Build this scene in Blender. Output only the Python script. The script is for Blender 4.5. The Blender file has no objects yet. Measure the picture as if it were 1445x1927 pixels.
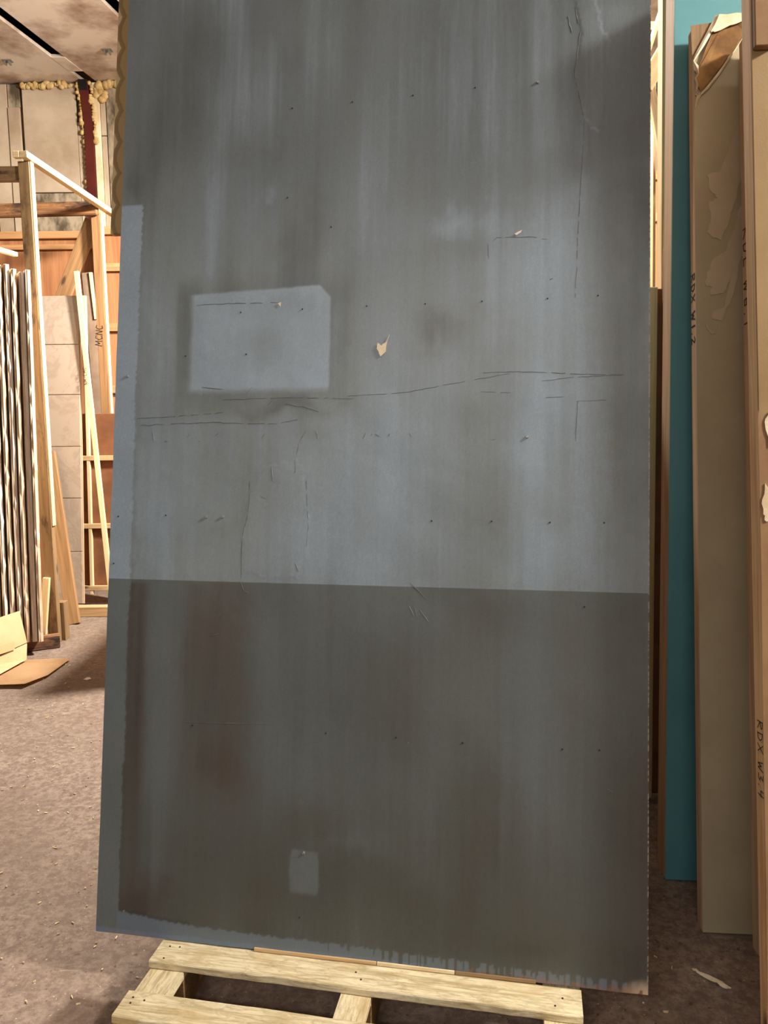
import bpy, bmesh, math, random
import numpy as np
from mathutils import Vector, Matrix

S = bpy.context.scene
COL = S.collection
R = math.radians
rng = random.Random(7)
nrng = np.random.default_rng(11)

# ------------------------------------------------------------------ camera
cam_d = bpy.data.cameras.new('camera')
cam = bpy.data.objects.new('camera', cam_d); COL.objects.link(cam)
cam_d.sensor_fit = 'VERTICAL'
cam_d.sensor_height = 24.0
cam_d.lens = 24.0 * 1454.45 / 1927.0
cam_d.clip_start = 0.05
PITCH, ROLL = 0.1191, -0.0112
fw = Vector((0, math.cos(PITCH), -math.sin(PITCH)))
rt = Vector((1, 0, 0)); up = rt.cross(fw)
rr = rt * math.cos(ROLL) + up * math.sin(ROLL)
uu = up * math.cos(ROLL) - rt * math.sin(ROLL)
m = Matrix((rr, uu, -fw)).transposed().to_4x4()
m.translation = (0, 0, 1.6687)
cam.matrix_world = m
S.camera = cam

# ------------------------------------------------------------------ light
S.view_settings.view_transform = 'Standard'
S.view_settings.look = 'None'
S.view_settings.gamma = 1.0
S.view_settings.use_curve_mapping = False
S.view_settings.exposure = 0.0
world = bpy.data.worlds.new('World'); S.world = world
world.use_nodes = True
world.node_tree.nodes['Background'].inputs[0].default_value = (1.0, 0.82, 0.62, 1)
world.node_tree.nodes['Background'].inputs[1].default_value = 0.05

def lamp(name, loc, power, color, radius):
    d = bpy.data.lights.new(name, 'POINT'); d.energy = power; d.color = color
    d.shadow_soft_size = radius
    o = bpy.data.objects.new(name, d); o.location = loc; COL.objects.link(o); return o
WARM = (1.0, 0.80, 0.56)
lamp('hall_lamp_right', (4.6, 0.8, 4.85), 1800, (1.0, 0.965, 0.90), 0.22)
def spot(name, loc, aim, power, color, radius, size, blend):
    d = bpy.data.lights.new(name, 'SPOT'); d.energy = power; d.color = color; d.shadow_soft_size = radius
    d.spot_size = R(size); d.spot_blend = blend
    o = bpy.data.objects.new(name, d); COL.objects.link(o); o.location = loc
    o.rotation_euler = Vector(aim).to_track_quat('-Z', 'Y').to_euler(); return o
# shaded high bay lamp over the storage behind the tall flat
spot('hall_lamp_back', (0.35, 5.6, 4.1), (-2.35, -0.05, -1.85), 2900, (1.0, 0.95, 0.87), 0.2, 150, 1.0)
spot('gap_fill_lamp', (0.5, 4.9, 4.3), (0.9, 0.1, -0.8), 1000, (1.0, 0.93, 0.82), 0.2, 160, 0.9)  # added fill lamp, brightens the gap and timber edges at right
tube = bpy.data.lights.new('hall_tube_light', 'AREA'); tube.shape = 'RECTANGLE'; tube.size = 4.5; tube.size_y = 0.5
tube.energy = 215; tube.color = (0.97, 0.985, 1.0)
tube_o = bpy.data.objects.new('hall_tube_light', tube); tube_o.location = (-1.7, -3.6, 4.75); tube_o.rotation_euler = (R(12), 0, R(-15)); COL.objects.link(tube_o)

# ------------------------------------------------------------------ materials
def newmat(name):
    mt = bpy.data.materials.new(name); mt.use_nodes = True
    nt = mt.node_tree; nt.nodes.clear()
    out = nt.nodes.new('ShaderNodeOutputMaterial'); b = nt.nodes.new('ShaderNodeBsdfPrincipled')
    nt.links.new(b.outputs[0], out.inputs[0])
    return mt, nt, b
def srgb(r, g, b):
    f = lambda c: (c / 255 / 12.92) if c / 255 <= 0.04045 else ((c / 255 + 0.055) / 1.055) ** 2.4
    return (f(r), f(g), f(b), 1)
def noise(nt, vec, scale, detail=3, rough=0.55, dist=0.0):
    n = nt.nodes.new('ShaderNodeTexNoise'); n.inputs['Scale'].default_value = scale
    n.inputs['Detail'].default_value = detail; n.inputs['Roughness'].default_value = rough
    n.inputs['Distortion'].default_value = dist
    nt.links.new(vec, n.inputs['Vector']); return n.outputs['Fac']
def coord(nt, scale=(1, 1, 1), kind='Object'):
    tc = nt.nodes.new('ShaderNodeTexCoord'); mp = nt.nodes.new('ShaderNodeMapping')
    mp.inputs['Scale'].default_value = scale
    if kind == 'Object':
        oi = nt.nodes.new('ShaderNodeObjectInfo'); cb = nt.nodes.new('ShaderNodeCombineXYZ')
        mu = nt.nodes.new('ShaderNodeMath'); mu.operation = 'MULTIPLY'; mu.inputs[1].default_value = 37.0
        nt.links.new(oi.outputs['Random'], mu.inputs[0])
        for i in range(3): nt.links.new(mu.outputs[0], cb.inputs[i])
        nt.links.new(cb.outputs[0], mp.inputs['Location'])
    nt.links.new(tc.outputs[kind], mp.inputs['Vector']); return mp.outputs[0]
def ramp(nt, fac, stops, interp='LINEAR'):
    r = nt.nodes.new('ShaderNodeValToRGB'); nt.links.new(fac, r.inputs[0])
    el = r.color_ramp.elements; r.color_ramp.interpolation = interp
    while len(el) < len(stops): el.new(0.5)
    for e, (p, c) in zip(el, stops): e.position = p; e.color = c
    return r.outputs[0]
def mix(nt, fac, a, b, mode='MIX'):
    mx = nt.nodes.new('ShaderNodeMix'); mx.data_type = 'RGBA'; mx.blend_type = mode
    for sock, v in ((mx.inputs['Factor'], fac), (mx.inputs[6], a), (mx.inputs[7], b)):
        if hasattr(v, 'links') or hasattr(v, 'is_output'): nt.links.new(v, sock)
        else: sock.default_value = v
    return mx.outputs[2]
def bump(nt, bsdf, h, strength=0.3, dist=0.002):
    bp = nt.nodes.new('ShaderNodeBump'); bp.inputs['Strength'].default_value = strength
    bp.inputs['Distance'].default_value = dist
    nt.links.new(h, bp.inputs['Height']); nt.links.new(bp.outputs[0], bsdf.inputs['Normal'])

def wood(name, light, dark, knots=True, grain=1.0, stain=None, stain_at=0.55):
    mt, nt, b = newmat(name)
    v = coord(nt, (26, 26, 1.3))
    n1 = noise(nt, v, 1.0 * grain, 5, 0.6, 1.2)
    c = ramp(nt, n1, [(0.3, dark), (0.62, light)])
    v2 = coord(nt, (160, 160, 3))
    n2 = noise(nt, v2, 1.0, 2, 0.5)
    c = mix(nt, ramp(nt, n2, [(0.35, (0.82, 0.8, 0.76, 1)), (0.7, (1.05, 1.05, 1.05, 1))]), c, c, 'MIX')
    mlt = nt.nodes.new('ShaderNodeMix'); mlt.data_type = 'RGBA'; mlt.blend_type = 'MULTIPLY'
    mlt.inputs['Factor'].default_value = 0.7
    nt.links.new(c, mlt.inputs[6]); nt.links.new(ramp(nt, n2, [(0.35, (0.75, 0.72, 0.66, 1)), (0.7, (1, 1, 1, 1))]), mlt.inputs[7])
    c = mlt.outputs[2]
    if knots:
        vo = nt.nodes.new('ShaderNodeTexVoronoi'); vo.inputs['Scale'].default_value = 1.0
        nt.links.new(coord(nt, (7, 7, 2.6)), vo.inputs['Vector'])
        k = ramp(nt, vo.outputs['Distance'], [(0.08, (1, 1, 1, 1)), (0.16, (0, 0, 0, 1))])
        c = mix(nt, k, c, tuple(0.3 * x for x in dark[:3]) + (1,))
    if stain:
        ns = noise(nt, coord(nt, (9, 9, 3.0)), 1.0, 6, 0.7)
        c = mix(nt, ramp(nt, ns, [(stain_at, (0, 0, 0, 1)), (stain_at + 0.13, (1, 1, 1, 1))]), c, stain)
    nt.links.new(c, b.inputs['Base Color']); b.inputs['Roughness'].default_value = 0.75
    bump(nt, b, n2, 0.25, 0.001)
    return mt
def blotchy(name, a, bcol, scale=3.0, rough=0.85, lo=0.4, hi=0.62, stretch=(1, 1, 1), bstr=0.15, bscale=120, spec=0.3, detail=5):
    mt, nt, b = newmat(name)
    n1 = noise(nt, coord(nt, stretch), scale, detail, 0.62)
    nt.links.new(ramp(nt, n1, [(lo, a), (hi, bcol)]), b.inputs['Base Color'])
    b.inputs['Roughness'].default_value = rough
    b.inputs['Specular IOR Level'].default_value = spec
    bump(nt, b, noise(nt, coord(nt), bscale, 3), bstr, 0.001)
    return mt

PINE = wood('pine', srgb(214, 180, 132), srgb(178, 138, 92))
PINE_PALE = wood('pale_pine', srgb(236, 214, 170), srgb(214, 184, 136), knots=False)
PINE_OLD = wood('weathered_pine', srgb(150, 120, 82), srgb(116, 88, 56), stain=srgb(70, 48, 30), stain_at=0.56)
POSTPINE = wood('post_pine', srgb(160, 122, 80), srgb(128, 92, 56))
LOG = wood('dark_stained_timber', srgb(150, 104, 62), srgb(84, 54, 32), stain=srgb(42, 27, 18), stain_at=0.5)
def pallet_mat():
    mt, nt, b = newmat('pallet_pine')
    n1 = noise(nt, coord(nt, (34, 34, 2.2)), 1.0, 6, 0.68, 2.2)
    c = ramp(nt, n1, [(0.34, srgb(176, 156, 112)), (0.5, srgb(220, 206, 168)), (0.66, srgb(234, 222, 188))])
    n2 = noise(nt, coord(nt, (55, 55, 16)), 1.0, 6, 0.7, 1.0)
    c = mix(nt, ramp(nt, n2, [(0.46, (0, 0, 0, 1)), (0.68, (.75, .75, .75, 1))]), c, srgb(158, 138, 98))
    n3 = noise(nt, coord(nt, (9, 9, 5)), 1.0, 5, 0.6)
    c = mix(nt, ramp(nt, n3, [(0.52, (0, 0, 0, 1)), (0.66, (.6, .6, .6, 1))]), c, srgb(186, 160, 112))
    nt.links.new(c, b.inputs['Base Color']); b.inputs['Roughness'].default_value = .85
    bump(nt, b, n2, .6, .003); return mt
PALLET = pallet_mat()
PALLET_DARK = wood('pallet_block_wood', srgb(150, 122, 84), srgb(112, 86, 56), knots=False)
EDGEWOOD = wood('brown_edge_timber', srgb(206, 178, 148), srgb(178, 148, 118), knots=False)
NEARWOOD = wood('near_edge_timber', srgb(212, 178, 136), srgb(178, 138, 98))
PLY = wood('plywood', srgb(184, 128, 84), srgb(156, 98, 60), knots=False, grain=0.35)
PLYRAIL = wood('plywood_rail_timber', srgb(204, 156, 106), srgb(176, 124, 80), knots=True)
HARDBOARD = blotchy('brown_hardboard', srgb(134, 88, 58), srgb(112, 72, 46), 4)
GREYBOARD = blotchy('grey_brown_board', srgb(150, 126, 104), srgb(132, 108, 88), 4)
CARD = blotchy('cardboard', srgb(208, 172, 130), srgb(192, 154, 112), 3, stretch=(1, 1, 1))
CANVAS = blotchy('white_canvas', srgb(232, 220, 206), srgb(196, 174, 150), 5, stretch=(1, 1, .35), lo=0.42, hi=0.7)
CANVAS2 = blotchy('cream_canvas', srgb(228, 210, 186), srgb(186, 156, 122), 6, stretch=(1, 1, .3), lo=0.4, hi=0.66)
CANVAS3 = blotchy('tan_canvas', srgb(222, 200, 174), srgb(184, 154, 122), 6, stretch=(1, 1, .3), lo=0.4, hi=0.66)
TEAL = blotchy('teal_paint', srgb(96, 150, 156), srgb(88, 140, 146), 2, rough=0.55)
CREAM = blotchy('cream_paint', srgb(176, 162, 132), srgb(166, 150, 120), 2.2, rough=0.7)
CREAM_PEEL = blotchy('peeled_cream_layer', srgb(190, 172, 146), srgb(178, 160, 132), 5, rough=0.8)
PAPERW = blotchy('white_torn_paper', srgb(236, 222, 190), srgb(206, 184, 144), 12, rough=0.9)
PAPERB = blotchy('brown_paper_back', srgb(150, 112, 66), srgb(108, 76, 42), 10, rough=0.9)
OCHRE = blotchy('ochre_paint', srgb(150, 124, 86), srgb(138, 110, 72), 2.2, rough=0.75, bstr=0.3, bscale=260)
OCHRE_BROWN = blotchy('brown_underpaint', srgb(146, 114, 80), srgb(132, 100, 70), 5, rough=0.8)
STEEL_RED = blotchy('red_oxide_steel', srgb(92, 32, 22), srgb(74, 24, 17), 3, rough=0.6)
STEEL_DARK = blotchy('dark_steel', srgb(28, 24, 22), srgb(16, 14, 13), 4, rough=0.6)
FOAM = blotchy('expanding_foam', srgb(214, 184, 124), srgb(184, 148, 92), 14, rough=0.9)
FOAM_PALE = blotchy('pale_insulation_edge', srgb(238, 222, 190), srgb(220, 194, 150), 5, rough=0.9)
PLASTER = blotchy('plaster_board', srgb(204, 184, 158), srgb(164, 140, 114), 1.3, lo=0.38, hi=0.66, detail=8)
CEILB = blotchy('ceiling_board', srgb(236, 220, 202), srgb(160, 128, 104), 1.7, lo=0.44, hi=0.66, detail=8)
MOULD = blotchy('mouldy_board', srgb(174, 156, 130), srgb(90, 76, 60), 6, lo=0.42, hi=0.6, stretch=(1, 1, .5), detail=8)
TILE = None
INK = newmat('black_ink')[0]; INK.node_tree.nodes['Principled BSDF'].inputs['Base Color'].default_value = srgb(24, 20, 18)
SCREW = newmat('steel_screw')[0]
_b = SCREW.node_tree.nodes['Principled BSDF']; _b.inputs['Base Color'].default_value = srgb(150, 148, 142); _b.inputs['Metallic'].default_value = 0.7; _b.inputs['Roughness'].default_value = 0.45
NAIL = newmat('dark_nail')[0]; NAIL.node_tree.nodes['Principled BSDF'].inputs['Base Color'].default_value = srgb(34, 32, 30)
BRICKDARK = blotchy('dark_brick_wall', srgb(74, 62, 54), srgb(58, 48, 42), 2)  # unseen walls kept dark to limit bounce light
VOID = newmat('dark_void')[0]; VOID.node_tree.nodes['Principled BSDF'].inputs['Base Color'].default_value = srgb(24, 20, 17)

def marble_mat():
    mt, nt, b = newmat('marble_effect')
    v = coord(nt, (1, 1, 1))
    n = noise(nt, v, 2.2, 6, 0.65, 1.8)
    c = ramp(nt, n, [(0.44, srgb(164, 147, 130)), (0.5, srgb(152, 134, 116)), (0.56, srgb(162, 145, 128))])
    n2 = noise(nt, coord(nt, (4, 4, 7)), 1.2, 5, 0.6, 2.5)
    c = mix(nt, ramp(nt, n2, [(0.60, (0, 0, 0, 1)), (0.74, (0.4, 0.4, 0.4, 1))]), c, srgb(136, 108, 80))
    nt.links.new(c, b.inputs['Base Color']); b.inputs['Roughness'].default_value = 0.55
    return mt
TILE = marble_mat()

def floor_mat():
    mt, nt, b = newmat('worn_concrete')
    v = coord(nt, (1, 1, 1), 'Object')
    big = noise(nt, v, 1.4, 6, 0.6)
    c = ramp(nt, big, [(0.35, srgb(120, 101, 87)), (0.65, srgb(144, 126, 110))])
    fine = noise(nt, v, 38, 6, 0.72)
    c = mix(nt, ramp(nt, fine, [(0.42, (0, 0, 0, 1)), (0.62, (1, 1, 1, 1))]), srgb(106, 88, 75), c)
    speck = noise(nt, v, 95, 3, 0.6)
    c = mix(nt, ramp(nt, speck, [(0.66, (0, 0, 0, 1)), (0.72, (0.75, 0.75, 0.75, 1))]), c, srgb(190, 172, 150))
    pit = noise(nt, v, 60, 2, 0.5)
    c = mix(nt, ramp(nt, pit, [(0.27, (0.8, 0.8, 0.8, 1)), (0.33, (0, 0, 0, 1))]), c, srgb(74, 58, 46))
    scr = noise(nt, coord(nt, (5, 22, 1), 'Object'), 2.0, 5, 0.65, 0.6)
    c = mix(nt, ramp(nt, scr, [(0.60, (0, 0, 0, 1)), (0.74, (0.55, 0.55, 0.55, 1))]), c, srgb(168, 150, 132))
    nt.links.new(c, b.inputs['Base Color']); b.inputs['Roughness'].default_value = 0.8
    bump(nt, b, fine, 0.5, 0.004)
    return mt
FLOOR = floor_mat()

def wallpaper_mat():
    mt, nt, b = newmat('brown_gold_damask_paper')
    tc = nt.nodes.new('ShaderNodeTexCoord'); sep = nt.nodes.new('ShaderNodeSeparateXYZ')
    nt.links.new(tc.outputs['Object'], sep.inputs[0])
    s = nt.nodes.new('ShaderNodeMath'); s.operation = 'MULTIPLY'; s.inputs[1].default_value = 30.0
    nt.links.new(sep.outputs[2], s.inputs[0])
    w = nt.nodes.new('ShaderNodeMath'); w.operation = 'SINE'; nt.links.new(s.outputs[0], w.inputs[0])
    wa = nt.nodes.new('ShaderNodeMath'); wa.operation = 'ABSOLUTE'; nt.links.new(w.outputs[0], wa.inputs[0]); w = wa
    w2 = nt.nodes.new('ShaderNodeMath'); w2.operation = 'MULTIPLY_ADD'; w2.inputs[1].default_value = 0.018; w2.inputs[2].default_value = 0.0
    nt.links.new(w.outputs[0], w2.inputs[0])
    a = nt.nodes.new('ShaderNodeMath'); a.operation = 'ADD'
    nt.links.new(sep.outputs[0], a.inputs[0]); nt.links.new(w2.outputs[0], a.inputs[1])
    n = noise(nt, tc.outputs['Object'], 60, 3)
    n2 = nt.nodes.new('ShaderNodeMath'); n2.operation = 'MULTIPLY_ADD'; n2.inputs[1].default_value = 0.008
    nt.links.new(n, n2.inputs[0]); nt.links.new(a.outputs[0], n2.inputs[2])
    mr = nt.nodes.new('ShaderNodeMapRange'); mr.inputs['From Min'].default_value = -0.060; mr.inputs['From Max'].default_value = -0.016
    nt.links.new(n2.outputs[0], mr.inputs[0])
    c = ramp(nt, mr.outputs[0], [(0.33, srgb(206, 184, 134)), (0.40, srgb(150, 122, 74)), (0.68, srgb(136, 108, 64)), (0.80, srgb(168, 138, 88))])
    nt.links.new(c, b.inputs['Base Color']); b.inputs['Roughness'].default_value = 0.6
    return mt
WALLPAPER = wallpaper_mat()

# ------------------------------------------------------------------ builders
def tag(o, label=None, cat=None, group=None, kind=None):
    if label: o['label'] = label
    if cat: o['category'] = cat
    if group: o['group'] = group
    if kind: o['kind'] = kind
    return o
def thing(name, label, cat, loc=(0, 0, 0), mat=None, group=None):
    o = bpy.data.objects.new(name, None); COL.objects.link(o)
    o.empty_display_size = 0.1
    o.matrix_basis = mat if mat is not None else Matrix.Translation(loc)
    return tag(o, label, cat, group)
def link(name, me, mat, parent=None, world=None, local=None):
    o = bpy.data.objects.new(name, me); COL.objects.link(o)
    if mat and not me.materials: me.materials.append(mat)
    if parent is not None:
        o.parent = parent
        if local is not None: o.matrix_basis = local
        elif world is not None:
            pm = Matrix.Identity(4); q = parent
            while q is not None: pm = q.matrix_basis @ pm; q = q.parent
            o.matrix_basis = pm.inverted() @ world
    elif world is not None: o.matrix_basis = world
    elif local is not None: o.matrix_basis = local
    return o
def box_mesh(sx, sy, sz, bev=0.003, rough=0.0):
    bm = bmesh.new(); bmesh.ops.create_cube(bm, size=1.0)
    for v in bm.verts: v.co = (v.co.x * sx, v.co.y * sy, v.co.z * sz)
    if bev > 0:
        bmesh.ops.bevel(bm, geom=list(bm.edges), offset=min(bev, 0.3 * min(sx, sy, sz)), segments=1, affect='EDGES')
    if rough:
        for v in bm.verts: v.co += Vector([rng.uniform(-rough, rough) for _ in range(3)])
    me = bpy.data.meshes.new('box'); bm.to_mesh(me); bm.free(); return me
def beam(name, p0, p1, w, t, mat, parent=None, wdir=(1, 0, 0), bev=0.003, space='world', rough=0.0):
    """timber from p0 to p1 (centre line), width w along wdir, thickness t"""
    p0, p1 = Vector(p0), Vector(p1); z = (p1 - p0); L = z.length; z.normalize()
    x = Vector(wdir); x = (x - z * x.dot(z)).normalized(); y = z.cross(x)
    M = Matrix((x, y, z)).transposed().to_4x4(); M.translation = (p0 + p1) / 2
    me = box_mesh(w, t, L, bev, rough)
    return link(name, me, mat, parent, world=M if space == 'world' else None, local=M if space == 'local' else None)
def poly_slab(name, pts, nrm, thick, mat, parent=None, world=None, local=None, smooth=False):
    """flat outline (list of 3-D points) given a thickness along nrm"""
    bm = bmesh.new(); n = Vector(nrm).normalized() * thick
    a = [bm.verts.new(Vector(p)) for p in pts]; b = [bm.verts.new(Vector(p) + n) for p in pts]
    bm.faces.new(a); bm.faces.new(list(reversed(b)))
    k = len(pts)
    for i in range(k): bm.faces.new((a[i], b[i], b[(i + 1) % k], a[(i + 1) % k]))
    bmesh.ops.recalc_face_normals(bm, faces=list(bm.faces))
    me = bpy.data.meshes.new(name); bm.to_mesh(me); bm.free()
    return link(name, me, mat, parent, world=world, local=local)
def frame_matrix(P, yaw, lean):
    e = Vector((math.cos(yaw), -math.sin(yaw), 0)); n = Vector((math.sin(yaw), math.cos(yaw), 0))
    v = Vector((0, 0, math.cos(lean))) + n * math.sin(lean)
    y = v.cross(e)                      # local y points to the back of the flat
    M = Matrix((e, y, v)).transposed().to_4x4(); M.translation = P; return M
def jag(pts, amp, n=4, closed=True):
    out = []; k = len(pts)
    for i in range(k if closed else k - 1):
        a, b = pts[i], pts[(i + 1) % k]; d = math.hypot(b[0] - a[0], b[1] - a[1])
        for j in range(n):
            f = j / n
            q = amp if j else amp * 0.3
            out.append((a[0] + (b[0] - a[0]) * f + rng.uniform(-q, q), a[1] + (b[1] - a[1]) * f + rng.uniform(-q, q)))
    return out
GLY = {
 'R': [[(0, 0), (0.05, 1.0)], [(0.0, 1.0), (0.5, 0.95), (0.55, 0.7), (0.05, 0.5), (0.6, 0.0)]],
 'D': [[(0.05, 0), (0.05, 1)], [(0, 1), (0.45, 0.85), (0.6, 0.5), (0.45, 0.1), (0, 0)]],
 'X': [[(0, 0), (0.65, 1)], [(0.05, 1), (0.6, 0)]],
 'W': [[(0, 1), (0.15, 0), (0.35, 0.7), (0.5, 0), (0.75, 1)]],
 '3': [[(0.05, 1), (0.5, 0.95), (0.2, 0.55), (0.55, 0.3), (0.35, 0), (0, 0.1)]],
 '4': [[(0.1, 1), (0.05, 0.45), (0.55, 0.5)], [(0.5, 1), (0.4, -0.1)]],
 '6': [[(0.45, 1), (0.1, 0.5), (0.15, 0.05), (0.5, 0.1), (0.5, 0.4), (0.12, 0.4)]],
 '1': [[(0.2, 0), (0.25, 1)]], '2': [[(0, 0.8), (0.3, 1), (0.5, 0.75), (0, 0), (0.55, 0.05)]],
 'L': [[(0.1, 1), (0.05, 0), (0.5, 0.03)]], '.': [[(0.15, 0.0), (0.2, 0.1)]],
 'M': [[(0, 0), (0.1, 1), (0.35, 0.3), (0.6, 1), (0.7, 0)]], 'C': [[(0.55, 0.9), (0.2, 1), (0, 0.5), (0.2, 0), (0.55, 0.1)]],
 'N': [[(0, 0), (0.05, 1), (0.5, 0), (0.55, 1)]], '-': [[(0.05, .5), (.4, .5)]], ' ': []}
def handwriting(name, text, origin, along, upd, nrm, size, stroke, parent, gap=0.35):
    """ink strokes lying on a surface: origin/along/up in the parent's local frame"""
    o, A, U, N = Vector(origin), Vector(along).normalized(), Vector(upd).normalized(), Vector(nrm).normalized()
    bm = bmesh.new(); x = 0.0
    for ch in text:
        w = 0.3
        for st in GLY.get(ch, []):
            w = max(w, max(p[0] for p in st))
            for (a, b) in zip(st[:-1], st[1:]):
                pa = o + A * (x + a[0]) * size + U * a[1] * size; pb = o + A * (x + b[0]) * size + U * b[1] * size
                d = (pb - pa).normalized(); s = d.cross(N) * stroke / 2; e = d * stroke * 0.3
                q = [pa - e + s, pa - e - s, pb + e - s, pb + e + s]
                lo = [bm.verts.new(p) for p in q]; hi = [bm.verts.new(p + N * 0.0005) for p in q]
                bm.faces.new(hi)
                for i in range(4): bm.faces.new((lo[i], lo[(i + 1) % 4], hi[(i + 1) % 4], hi[i]))
        x += w + gap
    bmesh.ops.recalc_face_normals(bm, faces=list(bm.faces))
    me = bpy.data.meshes.new(name); bm.to_mesh(me); bm.free()
    return tag(link(name, me, INK, parent, local=Matrix.Identity(4)), kind='stuff')

# ------------------------------------------------------------------ the room
def struct(name, sx, sy, sz, loc, mat):
    o = link(name, box_mesh(sx, sy, sz, 0), mat, local=Matrix.Translation(loc)); tag(o, kind='structure'); return o
X0, X1, Y0, Y1, H = -9.0, 13.0, -11.0, 8.45, 5.15
floor = struct('floor', X1 - X0 + 0.4, Y1 - Y0 + 0.4, 0.1, ((X0 + X1) / 2, (Y0 + Y1) / 2, -0.05), FLOOR)
floor['label'] = 'worn brown concrete workshop floor speckled with wood chips'
wall_back = struct('wall_back', X1 - X0, 0.1, H + 0.5, ((X0 + X1) / 2, Y1 + 0.08, H / 2), PLASTER)
wall_left = struct('wall_left', 0.1, Y1 - Y0, H + 0.5, (X0 - 0.05, (Y0 + Y1) / 2, H / 2), BRICKDARK)
wall_right = struct('wall_right', 0.1, Y1 - Y0, H + 0.5, (X1 + 0.05, (Y0 + Y1) / 2, H / 2), BRICKDARK)
wall_front = struct('wall_front', X1 - X0, 0.1, H + 0.5, ((X0 + X1) / 2, Y0 - 0.05, H / 2), BRICKDARK)
ceiling = struct('ceiling', X1 - X0 + 0.4, Y1 - Y0 + 0.4, 0.06, ((X0 + X1) / 2, (Y0 + Y1) / 2, H + 0.33), VOID)

# ceiling boards with the open slots of the roof steel between them
def sl(x_at_7, y): return x_at_7 + (y - 7.08) * 0.19
def ceil_board(pts):
    return poly_slab('ceiling_board', [(x, y, H) for x, y in pts], (0, 0, 1), 0.03, CEILB, ceiling, world=Matrix.Identity(4))
SA0, SA1, SB0, SB1 = -3.29, -3.16, -2.26, -2.13
ceil_board([(X0, Y0), (sl(SA0, Y0), Y0), (sl(SA0, Y1), Y1), (X0, Y1)])
ceil_board([(sl(SA1, Y0), Y0), (sl(SB0, Y0), Y0), (sl(SB0, Y1), Y1), (sl(SA1, Y1), Y1)])
ceil_board([(sl(SB1, Y0), Y0), (X1, Y0), (X1, Y1), (sl(SB1, Y1), Y1)])
poly_slab('slot_infill', [(sl(SA0, 7.87), 7.87, H - .004), (sl(SA1, 7.87), 7.87, H - .004), (sl(SA1, 8.17), 8.17, H - .004), (sl(SA0, 8.17), 8.17, H - .004)], (0, 0, 1), 0.03, CEILB, ceiling, world=Matrix.Identity(4))
poly_slab('slot_infill', [(sl(SB0, 7.2), 7.2, H), (sl(SB1, 7.2), 7.2, H), (sl(SB1, Y1), Y1, H), (sl(SB0, Y1), Y1, H)], (0, 0, 1), 0.03, CEILB, ceiling, world=Matrix.Identity(4))
for a, b in ((SA0, SA1), (SB0, SB1)):
    beam('steel_rafter', (sl((a + b) / 2, Y0 + .1), Y0 + .1, H + 0.2), (sl((a + b) / 2, Y1), Y1, H + 0.2), b - a + 0.04, 0.12, STEEL_DARK, ceiling)
for x, y in ((-3.586, 7.933), (-2.554, 7.741)):
    bm = bmesh.new()
    for dx, s in ((-0.022, 0.012), (0.022, 0.012)):
        r = bmesh.ops.create_cube(bm, size=1.0, matrix=Matrix.Translation((dx, 0, -0.018)) @ Matrix.Diagonal((s, 0.05, 0.036, 1)))
    bmesh.ops.create_cube(bm, size=1.0, matrix=Matrix.Translation((0, 0, -0.004)) @ Matrix.Diagonal((0.09, 0.06, 0.008, 1)))
    me = bpy.data.meshes.new('ceiling_clip'); bm.to_mesh(me); bm.free()
    link('ceiling_clip', me, SCREW, ceiling, world=Matrix.Translation((x, y, H)))

# back wall boards
YW = 8.42
def wall_board(x0, x1, z0, z1, mat, proud=0.0, name='wall_board', lean=0.0):
    return beam(name, ((x0 + x1) / 2, YW - proud, z0), ((x0 + x1) / 2 + lean, YW - proud, z1), x1 - x0, 0.03, mat, wall_back, bev=0.002)
for i, (a, b) in enumerate(((-8.9, -5.2), (-5.19, -4.0), (-3.99, -3.835))):
    wall_board(a, b, 0, H - 0.02, PLASTER)
wall_board(-3.825, -3.705, 0, 4.90, PLASTER, 0.012)
wall_board(-3.825, -3.705, 4.905, H - .02, MOULD, -0.005)
wall_board(-3.675, -3.125, 4.06, H - 0.02, PLASTER)
wall_board(-3.675, -3.125, 0, 4.05, MOULD)
wall_board(-3.12, -3.05, 0, 4.75, PLASTER)
wall_board(-2.945, -2.88, 0, H - .02, FOAM_PALE, 0.02, 'insulation_edge')
wall_board(-2.875, -2.825, 4.62, H - .02, PLASTER); wall_board(-2.875, -2.825, 0, 4.61, PLASTER)
wall_board(-2.815, -2.0, 0, H - .02, MOULD)
for k in range(13):
    wall_board(-1.99 + k * 1.1, -0.9 + k * 1.1, 0, H - .02, PLASTER)
# red steel portal column with its haunch
bm = bmesh.new()
prof = [(-3.075, 5.15), (-2.985, 5.15), (-2.95, 4.74), (-2.945, 3.2), (-2.945, 0.0), (-3.045, 0.0), (-3.045, 3.2), (-3.035, 4.74)]
me = None; bm.free()
poly_slab('steel_column', [(x, YW - 0.06, z) for x, z in prof], (0, 1, 0), 0.05, STEEL_RED, wall_back, world=Matrix.Identity(4))
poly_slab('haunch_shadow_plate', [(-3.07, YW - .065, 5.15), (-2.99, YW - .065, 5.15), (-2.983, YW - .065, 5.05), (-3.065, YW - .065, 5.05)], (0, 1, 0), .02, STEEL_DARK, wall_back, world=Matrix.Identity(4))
def foam(name, pts, r0, r1, parent):
    bm = bmesh.new()
    for p in pts:
        r = rng.uniform(r0, r1)
        M = Matrix.Translation(p) @ Matrix.Diagonal((r * rng.uniform(.8, 1.3), r * .8, r * rng.uniform(.7, 1.3), 1))
        bmesh.ops.create_icosphere(bm, subdivisions=2, radius=1.0, matrix=M)
    for v in bm.verts: v.co += Vector([rng.uniform(-.004, .004) for _ in range(3)])
    for f in bm.faces: f.smooth = True
    me = bpy.data.meshes.new(name); bm.to_mesh(me); bm.free()
    return tag(link(name, me, FOAM, parent, world=Matrix.Identity(4)), kind='stuff')
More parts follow.
